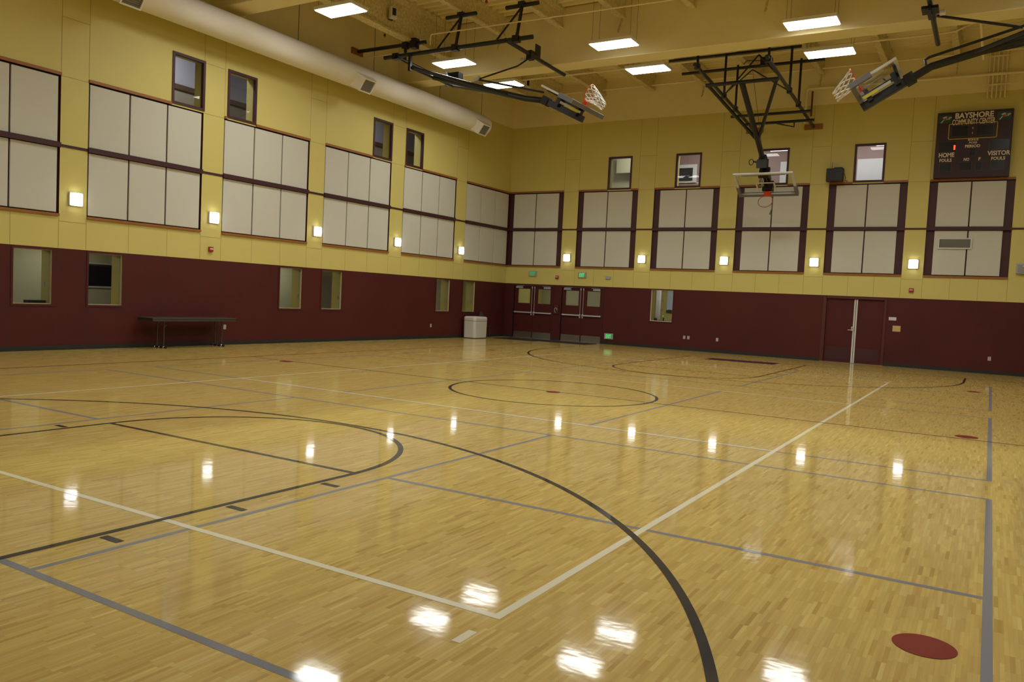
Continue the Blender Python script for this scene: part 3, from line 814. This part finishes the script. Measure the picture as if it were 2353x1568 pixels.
t = thing('wall_speaker', PF(12.6,5.9,-.2), 'black box speaker mounted on the far wall left of the rightmost window', 'speaker')
MB().box(PF(12.32,5.915,-.12), PF(12.84,6.34,-.34)).build('cabinet', BLACKP, t, bevel=.02)
MB().box(PF(12.35,5.945,-.3401), PF(12.81,6.31,-.352)).build('front_grille', BLACKM, t)
br = MB().box(PF(12.5,6.05,0), PF(12.7,6.2,-.12)); br.tube([PF(12.47,6.34,-.2), PF(12.47,6.55,-.2)], .006, 6); br.box(PF(12.55,6.34,-.15), PF(12.8,6.37,-.3)); br.build('bracket', BLACKM, t)
tag(MB().tube([PF(12.84,6.2,-.15), PF(12.88,6.05,-.05), PF(12.86,5.97,-.03), PF(12.95,5.95,-.02)], .008, 6).build('speaker_cable', BLACKP, origin=PF(12.86,5.95,-.05)), 'short black cable hanging right of the wall speaker', 'cable')

# scoreboard
t = thing('scoreboard', PF(16.43,5.93,0), 'maroon electronic scoreboard reading Bayshore Community Center on the far wall', 'scoreboard')
SX0, SX1, SZ0, SZ1 = 15.44, 17.44, 5.93, 7.92
MB().box(PF(SX0,SZ0,-.015), PF(SX1,SZ1,-.20)).build('cabinet', SBOARD, t, bevel=.012)
def sb(px, py):       # fractions of the face, from the top left
    return SX0+px*(SX1-SX0), SZ1-py*(SZ1-SZ0)
DF = -.202
def face(name, fx0, fy0, fx1, fy1, m, d0=DF, th=.004):
    a = sb(fx0, fy1); b = sb(fx1, fy0)
    return MB().box(PF(*a,d0+.003), PF(*b,d0-th)).build(name, m, t)
EDGE = mat('display_edge', (.045, .04, .04), .4)
for nm, q in (('clock_display',(.205,.215,.43,.375)),('clock_display',(.535,.215,.76,.375)),('score_display',(.035,.445,.29,.605)),('score_display',(.715,.445,.975,.605)),
              ('period_display',(.46,.56,.545,.68)),('foul_display',(.07,.77,.235,.90)),('player_display',(.34,.77,.51,.90)),('player_foul_display',(.555,.77,.645,.90)),('foul_display',(.755,.77,.93,.90))):
    e = face(nm, *q, EDGE, DF, .003)
    i = .006; a = sb(q[0]+i, q[3]-i); b = sb(q[2]-i, q[1]+i)
    MB().box(PF(*a,DF-.0031), PF(*b,DF-.006)).build('lens', SGLASS, e)
fr = MB(); pts = []
for cx, cy, a0 in ((.785,.20,0),(.185,.20,PI/2),(.185,.395,PI),(.785,.395,1.5*PI)):
    for k in range(5):
        an = a0+PI/2*k/4; u, v = sb(cx, cy); pts.append(PF(u+.035*math.cos(an), v+.035*math.sin(an), DF-.004))
fr.tube(pts, .012, 6, closed=True); fr.build('yellow_border', SYEL, t)
def word(s, fx0, fy0, fx1, fy1, m=LETTER, bold=.03):
    u0, v0 = sb(fx0, fy1); u1, v1 = sb(fx1, fy0)
    textmesh('lettering', s, PF, u0, v0, v1-v0, u1-u0, m, t, DF-.004, bold)
word('BAYSHORE', .24, .018, .745, .105); word('COMMUNITY CENTER', .205, .115, .77, .20, LETTER, .02)
word('BONUS', .435, .42, .57, .45, LETTER, .02); word('POSS', .45, .463, .555, .493, LETTER, .02); word('PERIOD', .40, .508, .60, .552)
word('HOME', .055, .615, .265, .685); word('VISITOR', .70, .615, .995, .685); word('FOULS', .07, .705, .235, .755); word('FOULS', .755, .705, .935, .755)
word('NO', .395, .705, .47, .752); word('F', .59, .705, .62, .752)
word(':', .478, .245, .492, .345, LOGOW, .0)
MB().obox(PF(sb(.26,.54)[0], sb(.26,.54)[1], DF-.009), (.022,0,0), (0,.002,0), (0,0,.07)).build('lit_segment', LEDR, t, bevel=.015)
for s0 in (.02, .79):
    lg = face('sponsor_logo', s0, .04, s0+.175, .165, LOGOG, DF, .003)
    u, v = sb(s0+.025, .155); w_ = .175*2
    mb = MB(); d_ = DF-.0032
    mb.face([PF(u,v,d_), PF(u+.035,v,d_), PF(u+.17,v+.20,d_), PF(u+.06,v+.165,d_), PF(u+.05,v+.135,d_), PF(u+.105,v+.135,d_)]); mb.build('numeral', LOGOW, lg)
    textmesh('lettering', 'UP', PF, u+.145, v+.085, .085, .15, LOGOW, lg, d_-.001, .02, .3)
    MB().lathe((0,0,0), [(.001,0),(.001,0)], 6)
    cx, cz = u+.125, v+.105
    mb = MB(); mb.face([PF(cx+.035*math.cos(k*PI/10), cz+.035*math.sin(k*PI/10), d_-.002) for k in range(20)]); mb.build('red_dot', LOGOR, lg)

# ------------------------------------------------------------------ air duct
t = thing('air_duct', (.6,-17,7.94), 'long round cream air duct running along the top of the left wall', 'duct')
R_, XD, ZD_ = .345, .62, 7.945
def ring_y(y, r, n=40): return [(XD+r*math.cos(2*PI*k/n), y, ZD_+r*math.sin(2*PI*k/n)) for k in range(n)]
db = MB(); ysd = [-RL+.05,-28,-24.4,-20.8,-15.55,-11.9,-8.05,-3.2]
n = 40
stations = [(y, R_) for y in ysd[:-1]] + [(-3.12, R_), (-3.06, R_*.97), (-3.03, R_*.9)]
rg = [ring_y(y, r) for y, r in stations]
for a, b in zip(rg, rg[1:]):
    for k in range(n): db.face([a[k], b[k], b[(k+1) % n], a[(k+1) % n]], 0, True)
# shared vertices for smooth shading: rebuild indices
def weld(mb):
    idx = {}; nv = []
    def key(p): return tuple(round(c, 5) for c in p)
    mp = []
    for p in mb.v:
        k = key(p)
        if k not in idx: idx[k] = len(nv); nv.append(p)
        mp.append(idx[k])
    mb.v = nv; mb.f = [tuple(mp[i] for i in f) for f in mb.f]
    return mb
weld(db); db.face(rg[-1][::-1]); db.build('duct_body', DUCT, t)
for y in (-24.4,-20.8,-15.55,-11.9,-8.05,-5.4):
    m_ = MB(); a, b = ring_y(y-.012, R_+.004), ring_y(y+.012, R_+.004)
    for k in range(n): m_.face([a[k], b[k], b[(k+1) % n], a[(k+1) % n]], 0, True)
    weld(m_).build('seam_band', DUCT, t)
for y in (-26.5,-19.5,-12.4,-9.3,-5.9,-3.3):    # hangers up to the deck
    MB().tube([(XD,y,ZD_+R_),(XD,y,RH)], .008, 6).build('hanger_rod', WIRE, t)
def outlet_scoop(y):
    dr = Vector((math.cos(-.62), 0, math.sin(-.62))); tg = Vector((-dr.z, 0, dr.x)); ax = Vector((0,1,0))
    c = Vector((XD, y, ZD_)); r1 = R_+.22; w, h = .25, .21
    # tapered collar: wide where it meets the duct, square face outside
    inn = [c+dr*(R_*.8)+ax*sy*(w+.14)+tg*sz*(h+.0) for sy, sz in ((-1,-1),(1,-1),(1,1),(-1,1))]
    outp = [c+dr*r1+ax*sy*w+tg*sz*h for sy, sz in ((-1,-1),(1,-1),(1,1),(-1,1))]
    rim = [c+dr*r1+ax*sy*(w-.035)+tg*sz*(h-.035) for sy, sz in ((-1,-1),(1,-1),(1,1),(-1,1))]
    dp = [p-dr*.05 for p in rim]
    mb = MB()
    for k in range(4):
        j = (k+1) % 4
        mb.face([inn[k], inn[j], outp[j], outp[k]]); mb.face([outp[k], outp[j], rim[j], rim[k]]); mb.face([rim[k], rim[j], dp[j], dp[k]])
    o = mb.build('air_outlet', DUCT, t)
    g = MB(); g.face(dp)
    for k in range(7):
        s = -1+2*(k+.5)/7
        g.obox(c+dr*(r1-.03)+tg*s*(h-.04), ax*(w-.036), tg*.004, dr*.015)
    g.build('outlet_grille', GRILLE, o)
for y in (-17.55, -10.05, -3.72): outlet_scoop(y)

# ------------------------------------------------------------------ ceiling lights
LAMP_W = 57
LX, LY = (3.0, 8.1, 13.11, 18.2), (-5.75, -8.35, -13.2, -15.6, -20.5, -22.95)
PX = {3.0: {-5.75: (3.15,-5.85), -8.35: (3.0,-8.44), -13.2: (2.93,-13.22)}, 8.1: {-5.75: (8.11,-5.79), -8.35: (8.11,-8.27)}, 13.11: {-5.75: (13.12,-5.48), -8.35: (13.11,-7.94)}}
def fixture(x, y, label, group):
    t = thing('ceiling_light', (x, y, 8.5), label, 'ceiling light', group)
    h = MB(); h.box((x-.62,y-.32,8.515),(x+.62,y+.32,8.60)); h.build('housing', FIXT, t, bevel=.01)
    MB().box((x-.59,y-.285,8.497),(x+.59,y+.285,8.5149)).build('diffuser', LAMP, t)
    for sx in (-1, 1):
        for sy in (-1, 1):
            MB().tube([(x+sx*.55,y+sy*.22,8.60),(x+sx*.55,y+sy*.22,RH)], .004, 5).build('suspension_wire', WIRE, t)
    la = bpy.data.lights.new('lamp', 'AREA'); la.shape = 'RECTANGLE'; la.size = 1.16; la.size_y = .55; la.energy = LAMP_W; la.spread = math.radians(142)
    la.color = (.97, 1, .98)
    lo = bpy.data.objects.new('lamp', la); COL.objects.link(lo); lo.location = (0, 0, -.006); lo.parent = t
    return t
LL = {(3.0,-13.2): 'nearest hanging light panel, high left beside the round duct', (3.0,-8.35): 'hanging light panel beside the left raised basketball frame',
      (3.0,-5.75): 'hanging light panel partly hidden behind the arm of the left raised basket', (8.1,-8.35): 'hanging light panel in front of the girder, just above the left raised hoop',
      (8.1,-5.75): 'hanging light panel under the girder, left of the lowered basketball frame', (13.11,-8.35): 'hanging light panel before the girder, above the lowered basketball frame',
      (13.11,-5.75): 'hanging light panel under the girder, right of the lowered basketball frame'}
proto = None
for x in LX:
    for y in LY:
        if x == 3.0 and y == -20.5: continue
        p = PX.get(x, {}).get(y, (x, y))
        lb = LL.get((x, y), 'hanging light panel over the near half of the court or beyond the frame')
        gr = 'hanging light panels' if (x, y) in LL else 'hanging light panels beyond the picture'
        if proto is None: proto = fixture(p[0], p[1], lb, gr)
        else: dup(proto, (p[0]-proto.location.x, p[1]-proto.location.y, 0), lb, gr)

# ------------------------------------------------------------------ basketball backstops
def net_mesh(origin, ez, rim_r, L_, P3, sag, n=10, rows=5, r=.0115):
    """diamond net below a rim; origin rim centre, ez unit vector along which the net hangs, P3 = two in-plane unit vectors, sag pulls it down"""
    e1, e2 = P3; mb = MB()
    def node(i, j):       # i row 0..rows, j half steps
        f = i/rows; rr = rim_r*(1-.52*f**.8); a = 2*PI*j/(2*n)
        p = origin + ez*(L_*f) + (e1*math.cos(a)+e2*math.sin(a))*rr
        return p + Vector((0,0,-1))*sag*(f**1.5)
    for i in range(rows):
        for j in range(n):
            a = node(i, 2*j+(i % 2)); b = node(i+1, 2*j+(i % 2)+1); c = node(i+1, 2*j+(i % 2)-1)
            mb.tube([a, b], r, 5, caps=False); mb.tube([a, c], r, 5, caps=False)
    return mb
def backstop(A, label, pivot, knee, box0, box1, btop, bbot, sgn, frame_fn, extra, torn=False, braces=1.0, half=.93):
    """A(a, b, c): a out from the wall, b along the wall, c up. Points are (a, c) pairs in the mast plane."""
    V = lambda a, b, c: Vector(A(a, b, c))
    t = thing('basketball_backstop', A(pivot[0], 0, pivot[1]), label, 'basketball hoop')
    frame_fn(t, V)
    ARM = MB().tube([V(pivot[0],0,pivot[1]), V(knee[0],0,knee[1]), V(*[box0[0]],0,box0[1])], .082, 14)
    ARM.build('mast', BLACKM, t)
    MB().tube([V(pivot[0],-1.03,pivot[1]), V(pivot[0],1.03,pivot[1])], .055, 12).build('hinge_pipe', BLACKM, t)
    br = MB()
    q = (pivot[0]+(knee[0]-pivot[0])*braces, pivot[1]+(knee[1]-pivot[1])*braces)
    for s in (-1, 1): br.tube([V(pivot[0],s*.97,pivot[1]), V(q[0],s*.05,q[1])], .050, 10)
    br.build('side_brace', BLACKM, t)
    d = Vector((box1[0]-box0[0], 0, box1[1]-box0[1])).normalized()            # down the board, in (a, ., c)
    d = Vector((bbot[0]-btop[0], 0, bbot[1]-btop[1])).normalized()
    nrm = Vector((-d.z, 0, d.x))*sgn                                        # board normal, towards play
    W3 = lambda v: V(v.x, v.y, v.z)
    D = V(d.x, 0, d.z)-V(0,0,0); Nn = V(nrm.x, 0, nrm.z)-V(0,0,0); Bv = V(0,1,0)-V(0,0,0)
    c0, c1 = V(box0[0],0,box0[1]), V(box1[0],0,box1[1])
    bx = MB(); cc = (c0+c1)/2; hl = (c1-c0).length/2; dd = (c1-c0).normalized()
    nn = (Nn - dd*Nn.dot(dd)).normalized()
    bx.obox(cc, dd*(hl+.05), Bv*.075, nn*.085)
    mb_ = bx.build('mast_box', BLACKM, t, bevel=.012)
    col = MB(); col.obox(c0+dd*.05, dd*.10, Bv*.11, nn*.115); col.build('height_adjuster', BLACKP, mb_, bevel=.01)
    bt, bb = V(btop[0],0,btop[1]), V(bbot[0],0,bbot[1])
    H = (bb-bt).length; bc = (bt+bb)/2
    # connectors between mast box and board
    cn = MB()
    for f in (.18, .80):
        p = bt+D*H*f; q = p - Nn*Nn.dot(p-cc)
        cn.obox((p+q)/2, D*.05, Bv*.16, (p-q)/2)
    cn.obox(bt+D*H*.5 - Nn*.09, D*H*.42, Bv*.045, Nn*.03)
    cn.obox(bt+D*H*.10 - Nn*.035, D*.03, Bv*(half-.25), Nn*.025)
    cn.build('board_bracket', BLACKM, t)
    fr = MB(); fw = .035
    fr.obox(bt+D*fw, D*fw, Bv*half, Nn*.025); fr.obox(bb-D*fw, D*fw, Bv*half, Nn*.025)
    for s in (-1, 1): fr.obox(bc+Bv*s*(half-fw), D*(H/2-2*fw), Bv*fw, Nn*.025)
    bd = fr.build('backboard', GREYF, t)
    g = MB()
    k = [bc-D*(H/2-.07)-Bv*(half-.07), bc+D*(H/2-.07)-Bv*(half-.07), bc+D*(H/2-.07)+Bv*(half-.07), bc-D*(H/2-.07)+Bv*(half-.07)]
    g.face(k); g.build('glass_pane', GLASS, bd)
    sq = MB(); s0 = bb-D*.15; lw = .025
    sq.obox(s0-D*.46+Nn*.006, D*lw, Bv*.305, Nn*.003)
    for s in (-1, 1): sq.obox(s0-D*.23+Bv*s*.28+Nn*.006, D*.21, Bv*lw, Nn*.003)
    sq.build('target_square', WHITE, bd)
    pd = MB(); e = .03
    pd.obox(bb-D*.01-Nn*.01, D*.05, Bv*(half+.02), Nn*.06)
    for s in (-1, 1): pd.obox(bb-D*.21+Bv*s*(half-.025)-Nn*.01, D*.22, Bv*.05, Nn*.06)
    pd.build('bottom_pad', PAD, bd, bevel=.01)
    # actuator behind the glass
    ac = MB(); ac.obox(bc+D*H*.10-Nn*.16-Bv*.16, D*H*.32, Bv*.035, Nn*.03); ac.build('actuator', GREYF, t)
    st = MB(); st.obox(bc+D*H*.24-Nn*.175-Bv*.198, D*.15, Bv*.008, Nn*.03); st.build('warning_sticker', YELLOWL, t) if not torn else None
    # rim
    rb = bb - D*.15; rc = rb + Nn*(.15+.23)
    rm = MB().tube([rc+(Nn*math.cos(2*PI*k/32)+Bv*math.sin(2*PI*k/32))*.23 for k in range(32)], .0105, 8, closed=True)
    rim = rm.build('rim', RUST if torn else ORANGE, t)
    pl = MB(); pl.obox(rb+Nn*.04+D*.02, D*.075, Bv*.08, Nn*.015)
    for s in (-1, 1): pl.tube([rb+Nn*.03+Bv*s*.08+D*.04, rc-Nn*.15+Bv*s*.175], .012, 6)
    pl.obox(rb+Nn*.10+D*.0, D*.012, Bv*.09, Nn*.07)
    pl.build('rim_plate', ORANGE, rim)
    if torn:
        nt = MB()
        for k in range(5):
            a = 1.15+.09*k
            p = rc+(Nn*math.cos(a)*.3+Bv*.22)+Nn*.0
            nt.tube([rc+(Nn*math.cos(1.2+.2*k)+Bv*math.sin(1.2+.2*k))*.23, p+Vector((random.uniform(-.02,.02),0,-.16)), p+Vector((-.05+random.uniform(-.02,.02),0,-.30-.03*k))], .008, 5)
        nt.build('torn_net', RAILB, rim)
    else:
        net_mesh(rc, D, .225, .46, (Nn, Bv), .16).build('net', NETW, rim)
    extra(t, V)
    return t

# lowered hoop at the far end
A1 = lambda a, b, c: (XC+b, -a, c)
def frame1(t, V):
    for s in (-1, 1):
        MB().tube([V(6.62,s*.97,8.26), V(.06,s*.97,7.79)], .052, 12).build('rail_pipe', BLACKM, t)
        for a, z in ((3.8,8.06),(2.5,7.97),(6.4,8.25)):
            d = MB().tube([V(a,s*.97,z), V(a,s*.97,9.35)], .036, 10); d.obox(V(a,s*.97,z), (.07,0,0), (0,.06,0), (0,0,.075)); d.build('drop_pipe', BLACKM, t)
        MB().tube([V(3.75,0,9.22), V(3.7,s*.97,8.15)], .024, 8).build('diagonal_brace', BLACKM, t); MB().tube([V(4.35,0,8.62), V(4.0,s*.97,8.02)], .02, 8).build('diagonal_brace', BLACKM, t)
        MB().box(V(0,s*.97-.29,7.70), V(.05,s*.97+.29,7.88)).build('wall_block', WOOD_BOUNCE, t)
    for a, z, b0, b1, r in ((2.22,7.80,-1.18,1.28,.046),(1.25,7.74,-1.0,1.22,.046),(2.25,9.33,-2.9,1.6,.05),(3.65,9.36,-2.85,1.2,.045),(3.9,9.40,-2.0,.6,.05)):
        MB().tube([V(a,b0,z), V(a,b1,z)], r, 12).build('cross_pipe', BLACKM, t)
    w = MB(); w.obox(V(3.2,.1,9.15), (.16,0,0), (0,.12,0), (0,0,.12)); w.tube([V(3.2,-.05,9.2), V(3.2,-.5,9.25), V(3.2,-.6,9.15)], .012, 6); w.build('winch_motor', BLACKP, t)
    MB().tube([V(4.35,0,8.62), V(2.6,.0,6.5)], .006, 5).build('hoist_cable', WIRE, t)
def extra1(t, V):
    k = MB(); k.obox(V(2.52,-.0,6.2), (.16,0,0), (0,.12,.03), (0,0,.13)); k.tube([V(2.5,-.15,6.24), V(2.5,-.3,6.28)], .025, 8); k.tube([V(2.5,-.36+.07*math.cos(q*PI/8),6.26+.09*math.sin(q*PI/8)) for q in range(16)], .012, 6, closed=True)
    k.build('crank_gear', BLACKP, t)
    MB().tube([V(1.45,.1,7.66), V(1.3,.62,7.55), V(1.25,.6,7.72)], .022, 6).build('latch_bar', BLACKM, t)
backstop(A1, 'partly lowered basketball hoop with torn net on black frame before the far wall', (5.38,8.0), (3.2,6.74), (2.55,6.36), (1.62,5.83), (2.47,5.91), (1.52,5.36), 1, frame1, extra1, torn=True, braces=.93)

# raised hoop on the left: court runs across the hall
A2 = lambda a, b, c: (a, -9.0+b, c)
def frame2(t, V):
    MB().tube([V(1.5,-.84,8.45), V(6.5,-.84,8.45)], .06, 12).build('rail_pipe', BLACKM, t)
    MB().tube([V(1.92,-.95,8.45), V(1.92,1.0,8.40)], .055, 12).build('cross_pipe', BLACKM, t)
    MB().tube([V(5.7,-.9,8.45), V(5.7,2.52,8.42)], .055, 12).build('cross_pipe', BLACKM, t)
    MB().tube([V(.08,-.42,8.92), V(2.66,-.42,8.90)], .055, 12).build('wall_rail_pipe', BLACKM, t)
    b = MB(); b.box(V(0,-.66,8.82), V(.06,-.18,9.0)); b.build('wall_block', WOOD_BOUNCE, t)
    p = MB().tube([V(1.92,-.42,8.45), V(1.92,-.42,8.90)], .045, 10); p.obox(V(1.92,-.42,8.88), (.08,0,0), (0,.08,0), (0,0,.09)); p.obox(V(1.92,-.8,8.45), (.1,0,0), (0,.1,0), (0,0,.085)); p.obox(V(2.25,-.42,8.9), (.1,0,0), (0,.1,0), (0,0,.14)); p.build('drop_pipe', BLACKM, t)
    for x in (4.03, 6.0):
        tp = MB().tube([V(x-.5,-.62,9.40), V(x+.5,-.62,9.40)], .055, 12); tp.obox(V(x,-.62,9.44), (.09,0,0), (0,.09,0), (0,0,.05)); tp.build('joist_pipe', BLACKM, t)
        d = MB().tube([V(x,-.62,9.40), V(x,-.84,8.45)], .045, 10); d.tube([V(x-.03,-.62,9.34), V(x-.62,-.84,8.5)], .028, 8); d.obox(V(x,-.84,8.45), (.09,0,0), (0,.085,0), (0,0,.085)); d.build('drop_pipe', BLACKM, t)
    for s in (-.9, .9): MB().obox(V(2.5,s,8.18), (.04,0,0), (0,.04,0), (0,0,.22)).build('hinge_bracket', BLACKM, t)
    w = MB(); w.obox(V(3.22,.35,8.06), (.19,0,0), (0,.12,0), (0,0,.09)); w.tube([V(3.03,.35,8.06), V(2.9,.35,8.08)], .05, 10); w.build('winch_motor', BLACKP, t)
def extra2(t, V):
    b = MB().tube([V(5.7,.35,8.30), V(5.5,.1,8.05), V(4.25,0,7.78)], .022, 8)
    b.tube([V(4.25,0,7.78), V(6.45,0,7.22)], .028, 8); b.build('folding_brace', BLACKM, t)
    pl = MB().obox(V(5.7,.85,8.62), (.012,0,0), (0,.14,0), (0,0,.20)); pl.obox(V(5.7,.45,8.42), (.08,0,0), (0,.1,0), (0,0,.12)); pl.build('stop_plate', BLACKP, t)
    k = MB().obox(V(4.25,0,7.78), (.08,0,.03), (0,.06,0), (0,0,.05)); k.build('brace_clamp', ALU, t)
    pu = MB().tube([V(5.62,.3,8.26), V(5.5,.3,8.26)], .07, 14); pu.build('pulley', ALU, t)
backstop(A2, 'basketball hoop folded up under the ceiling at the left, white net hanging sideways', (2.68,8.0), (5.9,7.10), (6.48,7.0), (7.62,6.43), (6.88,7.14), (7.79,6.67), 1, frame2, extra2, braces=.82)

# raised hoop on the right
A3 = lambda a, b, c: (2*XC-a, -9.0+b, c)
def frame3(t, V):
    MB().tube([V(1.5,-.84,8.2), V(6.4,-.84,8.2)], .06, 12).build('rail_pipe', BLACKM, t)
    MB().tube([V(5.85,-1.6,8.2), V(5.85,2.7,8.2)], .055, 12).build('cross_pipe', BLACKM, t)
    MB().tube([V(2.4,-1.0,8.2), V(2.4,1.0,8.2)], .055, 12).build('cross_pipe', BLACKM, t)
    for a in (3.73, 5.71): MB().tube([V(a,-.84,8.2), V(a,-.84,9.48)], .045, 10).build('drop_pipe', BLACKM, t)
    for s in (-.9, .9): MB().tube([V(2.4,s,8.2), V(2.63,s,7.72)], .03, 8).build('hinge_bracket', BLACKM, t)
    pl = MB().obox(V(5.85,.03,8.16), (.02,0,0), (0,.30,0), (0,0,.13)); pl.obox(V(5.85,.0,8.12), (.16,0,0), (0,.20,0), (0,0,.03)); pl.obox(V(5.85,.45,8.2), (.075,0,0), (0,.2,0), (0,0,.08)); pl.build('stop_plate', BLACKP, t)
def extra3(t, V):
    b = MB().tube([V(5.72,0,7.98), V(4.15,0,7.54)], .03, 8); b.build('folding_brace', BLACKM, t)
    g = MB().tube([V(5.84,0,6.90), V(5.88,0,7.08), V(5.80,0,7.13), V(4.1,0,7.58), V(3.3,0,7.66)], .03, 8); g.build('guide_tube', BLACKM, t)
    pu = MB().tube([V(5.66,-.1,8.0), V(5.56,-.1,8.0)], .06, 14); pu.build('pulley', ALU, t)
backstop(A3, 'basketball hoop folded up under the ceiling at the right, yellow sticker on its actuator', (2.63,7.68), (5.75,6.93), (6.1,6.73), (7.02,6.19), (6.34,6.92), (7.18,6.43), 1, frame3, extra3, braces=.75)

# ------------------------------------------------------------------ pipes and ceiling oddments
def pipe(name, pts, r, m, label, cat='pipe', group='ceiling pipes', n=8):
    return tag(MB().tube(pts, r, n).build(name, m, origin=pts[0]), label, cat, group)
pipe('sprinkler_pipe', [(1.9,-3.35,9.38),(15.2,-3.30,9.38),(15.9,-3.2,9.42),(16.4,-3.0,9.7)], .03, PIPET, 'tan pipe just beyond the girder, bending upward at its right end')
pipe('sprinkler_pipe', [(1.2,-.30,9.62),(RW-.1,-.30,9.62)], .03, PIPET, 'tan pipe along the top of the far wall under the deck')
pipe('water_pipe', [(11.5,-.13,7.9),(11.5,-.13,8.98),(11.56,-.13,9.03),(RW-.1,-.13,8.95)], .045, PIPET, 'tan pipe with a vertical leg on the far wall right of the lowered hoop')
pipe('drain_pipe', [(11.68,-.13,8.12),(11.68,-.13,8.94)], .028, PIPER, 'dark red vertical pipe beside the tan pipe leg')
pipe('conduit_pipe', [(3.2,-9.9,8.62),(3.2,-9.9,8.86),(3.24,-9.9,8.9),(RW-.2,-9.4,8.9)], .022, PIPET, 'thin tan conduit crossing before the girder above the left raised hoop', n=6)
pipe('conduit_pipe', [(16.62,-3.2,8.6),(16.50,-6.2,9.4),(16.5,-6.6,9.5)], .03, PIPET, 'thin tan conduit behind the right raised hoop post')
for i in range(5):
    x = 16.72 + i*.112
    pipe('riser_conduit', [(x,-.06,8.28),(x,-.06,10.06)], .024, PIPET, '%s of five tan conduits above the scoreboard' % ('leftmost','second from left','middle','second from right','rightmost')[i], 'conduit', 'row of conduits above the scoreboard')
for z in (8.66, 9.50):
    simple('conduit_strut', (16.58,-.10,z), (17.32,-.09,z+.045), PIPET, '%s strut holding the five tan conduits' % ('lower' if z < 9 else 'upper'), 'strut')
for i, (a, b) in enumerate((((.35,-13.95,8.9),(2.0,-13.3,8.9)),((.3,-9.4,8.72),(2.3,-9.3,8.72)),((.25,-3.9,8.95),(1.95,-3.6,8.95)))):
    pipe('sprinkler_branch', [a, b], .016, PIPET, ('thin tan sprinkler branch by the nearest left light panel','thin tan sprinkler branch under the left wall rail','thin tan sprinkler branch above the duct end')[i], n=6)
def hspeaker(x, y, z, label):
    t = thing('ceiling_speaker', (x, y, z), label, 'speaker', 'small white speakers on the joist')
    MB().obox((x+.08,y,z), (.02,0,0), (0,.07,0), (0,0,.17)).build('bracket', BLACKP, t)
    MB().obox((x+.19,y-.03,z), (.07,-.03,0), (.04,.10,0), (0,0,.16)).build('cabinet', WHITE, t, bevel=.02)
    MB().obox((x+.262,y-.062,z+.02), (.004,-.002,0), (.022,.055,0), (0,0,.10)).build('front_grille', BLACKP, t, bevel=.003)
hspeaker(2.10, -10.45, 9.43, 'small white speaker on the deep joist high at the left')
hspeaker(2.10, -2.9, 9.37, 'small white speaker on the deep joist behind the left raised arm')
for i, (x, y, z) in enumerate(((1.0,-9.3,9.3),(4.9,-9.7,9.6),(1.2,-3.4,9.3),(9.1,-5.0,9.6))):
    t = tag(MB().lathe((x,y,z), [(.001,.09),(.02,.085),(.03,.05),(.045,.02),(.02,0),(.001,-.02)], 10).build('ceiling_sprinkler', RED, origin=(x,y,z)),
            ('small red sprinkler head left of the left hoop frame','small red sprinkler head between the left hoop hangers','small red sprinkler head above the duct end','small red sprinkler head under the deck beyond the girder')[i], 'sprinkler')
    MB().tube([(x,y,z+.08),(x,y,RH)], .008, 5).build('stem', PIPET, t)

# ------------------------------------------------------------------ camera and view
cam = bpy.data.cameras.new('camera'); co = bpy.data.objects.new('camera', cam); COL.objects.link(co)
yaw, pitch, roll = -.5384, -.0541, .0487
cy, sy, cp, sp = math.cos(yaw), math.sin(yaw), math.cos(pitch), math.sin(pitch)
f_ = Vector((sy*cp, cy*cp, sp)); r_ = Vector((cy, -sy, 0)); u_ = r_.cross(f_)
r2 = r_*math.cos(roll)+u_*math.sin(roll); u2 = -r_*math.sin(roll)+u_*math.cos(roll)
M = Matrix(((r2.x,u2.x,-f_.x,17.2915),(r2.y,u2.y,-f_.y,-28.2092),(r2.z,u2.z,-f_.z,1.6079),(0,0,0,1)))
co.matrix_world = M
cam.sensor_width = 36; cam.lens = 1835.34/2353*36; cam.clip_end = 200; cam.clip_start = .05
S.camera = co
w = bpy.data.worlds.new('world'); S.world = w; w.use_nodes = True
w.node_tree.nodes['Background'].inputs['Color'].default_value = (0, 0, 0, 1)
vs = S.view_settings
vs.view_transform = 'Standard'; vs.look = 'None'; vs.gamma = 1; vs.use_curve_mapping = False; vs.exposure = 0
S.cycles.use_denoising = True
S.cycles.max_bounces = 10; S.cycles.diffuse_bounces = 5; S.cycles.glossy_bounces = 4; S.cycles.transparent_max_bounces = 12
S.cycles.sample_clamp_indirect = 6
S.cycles.use_light_tree = True
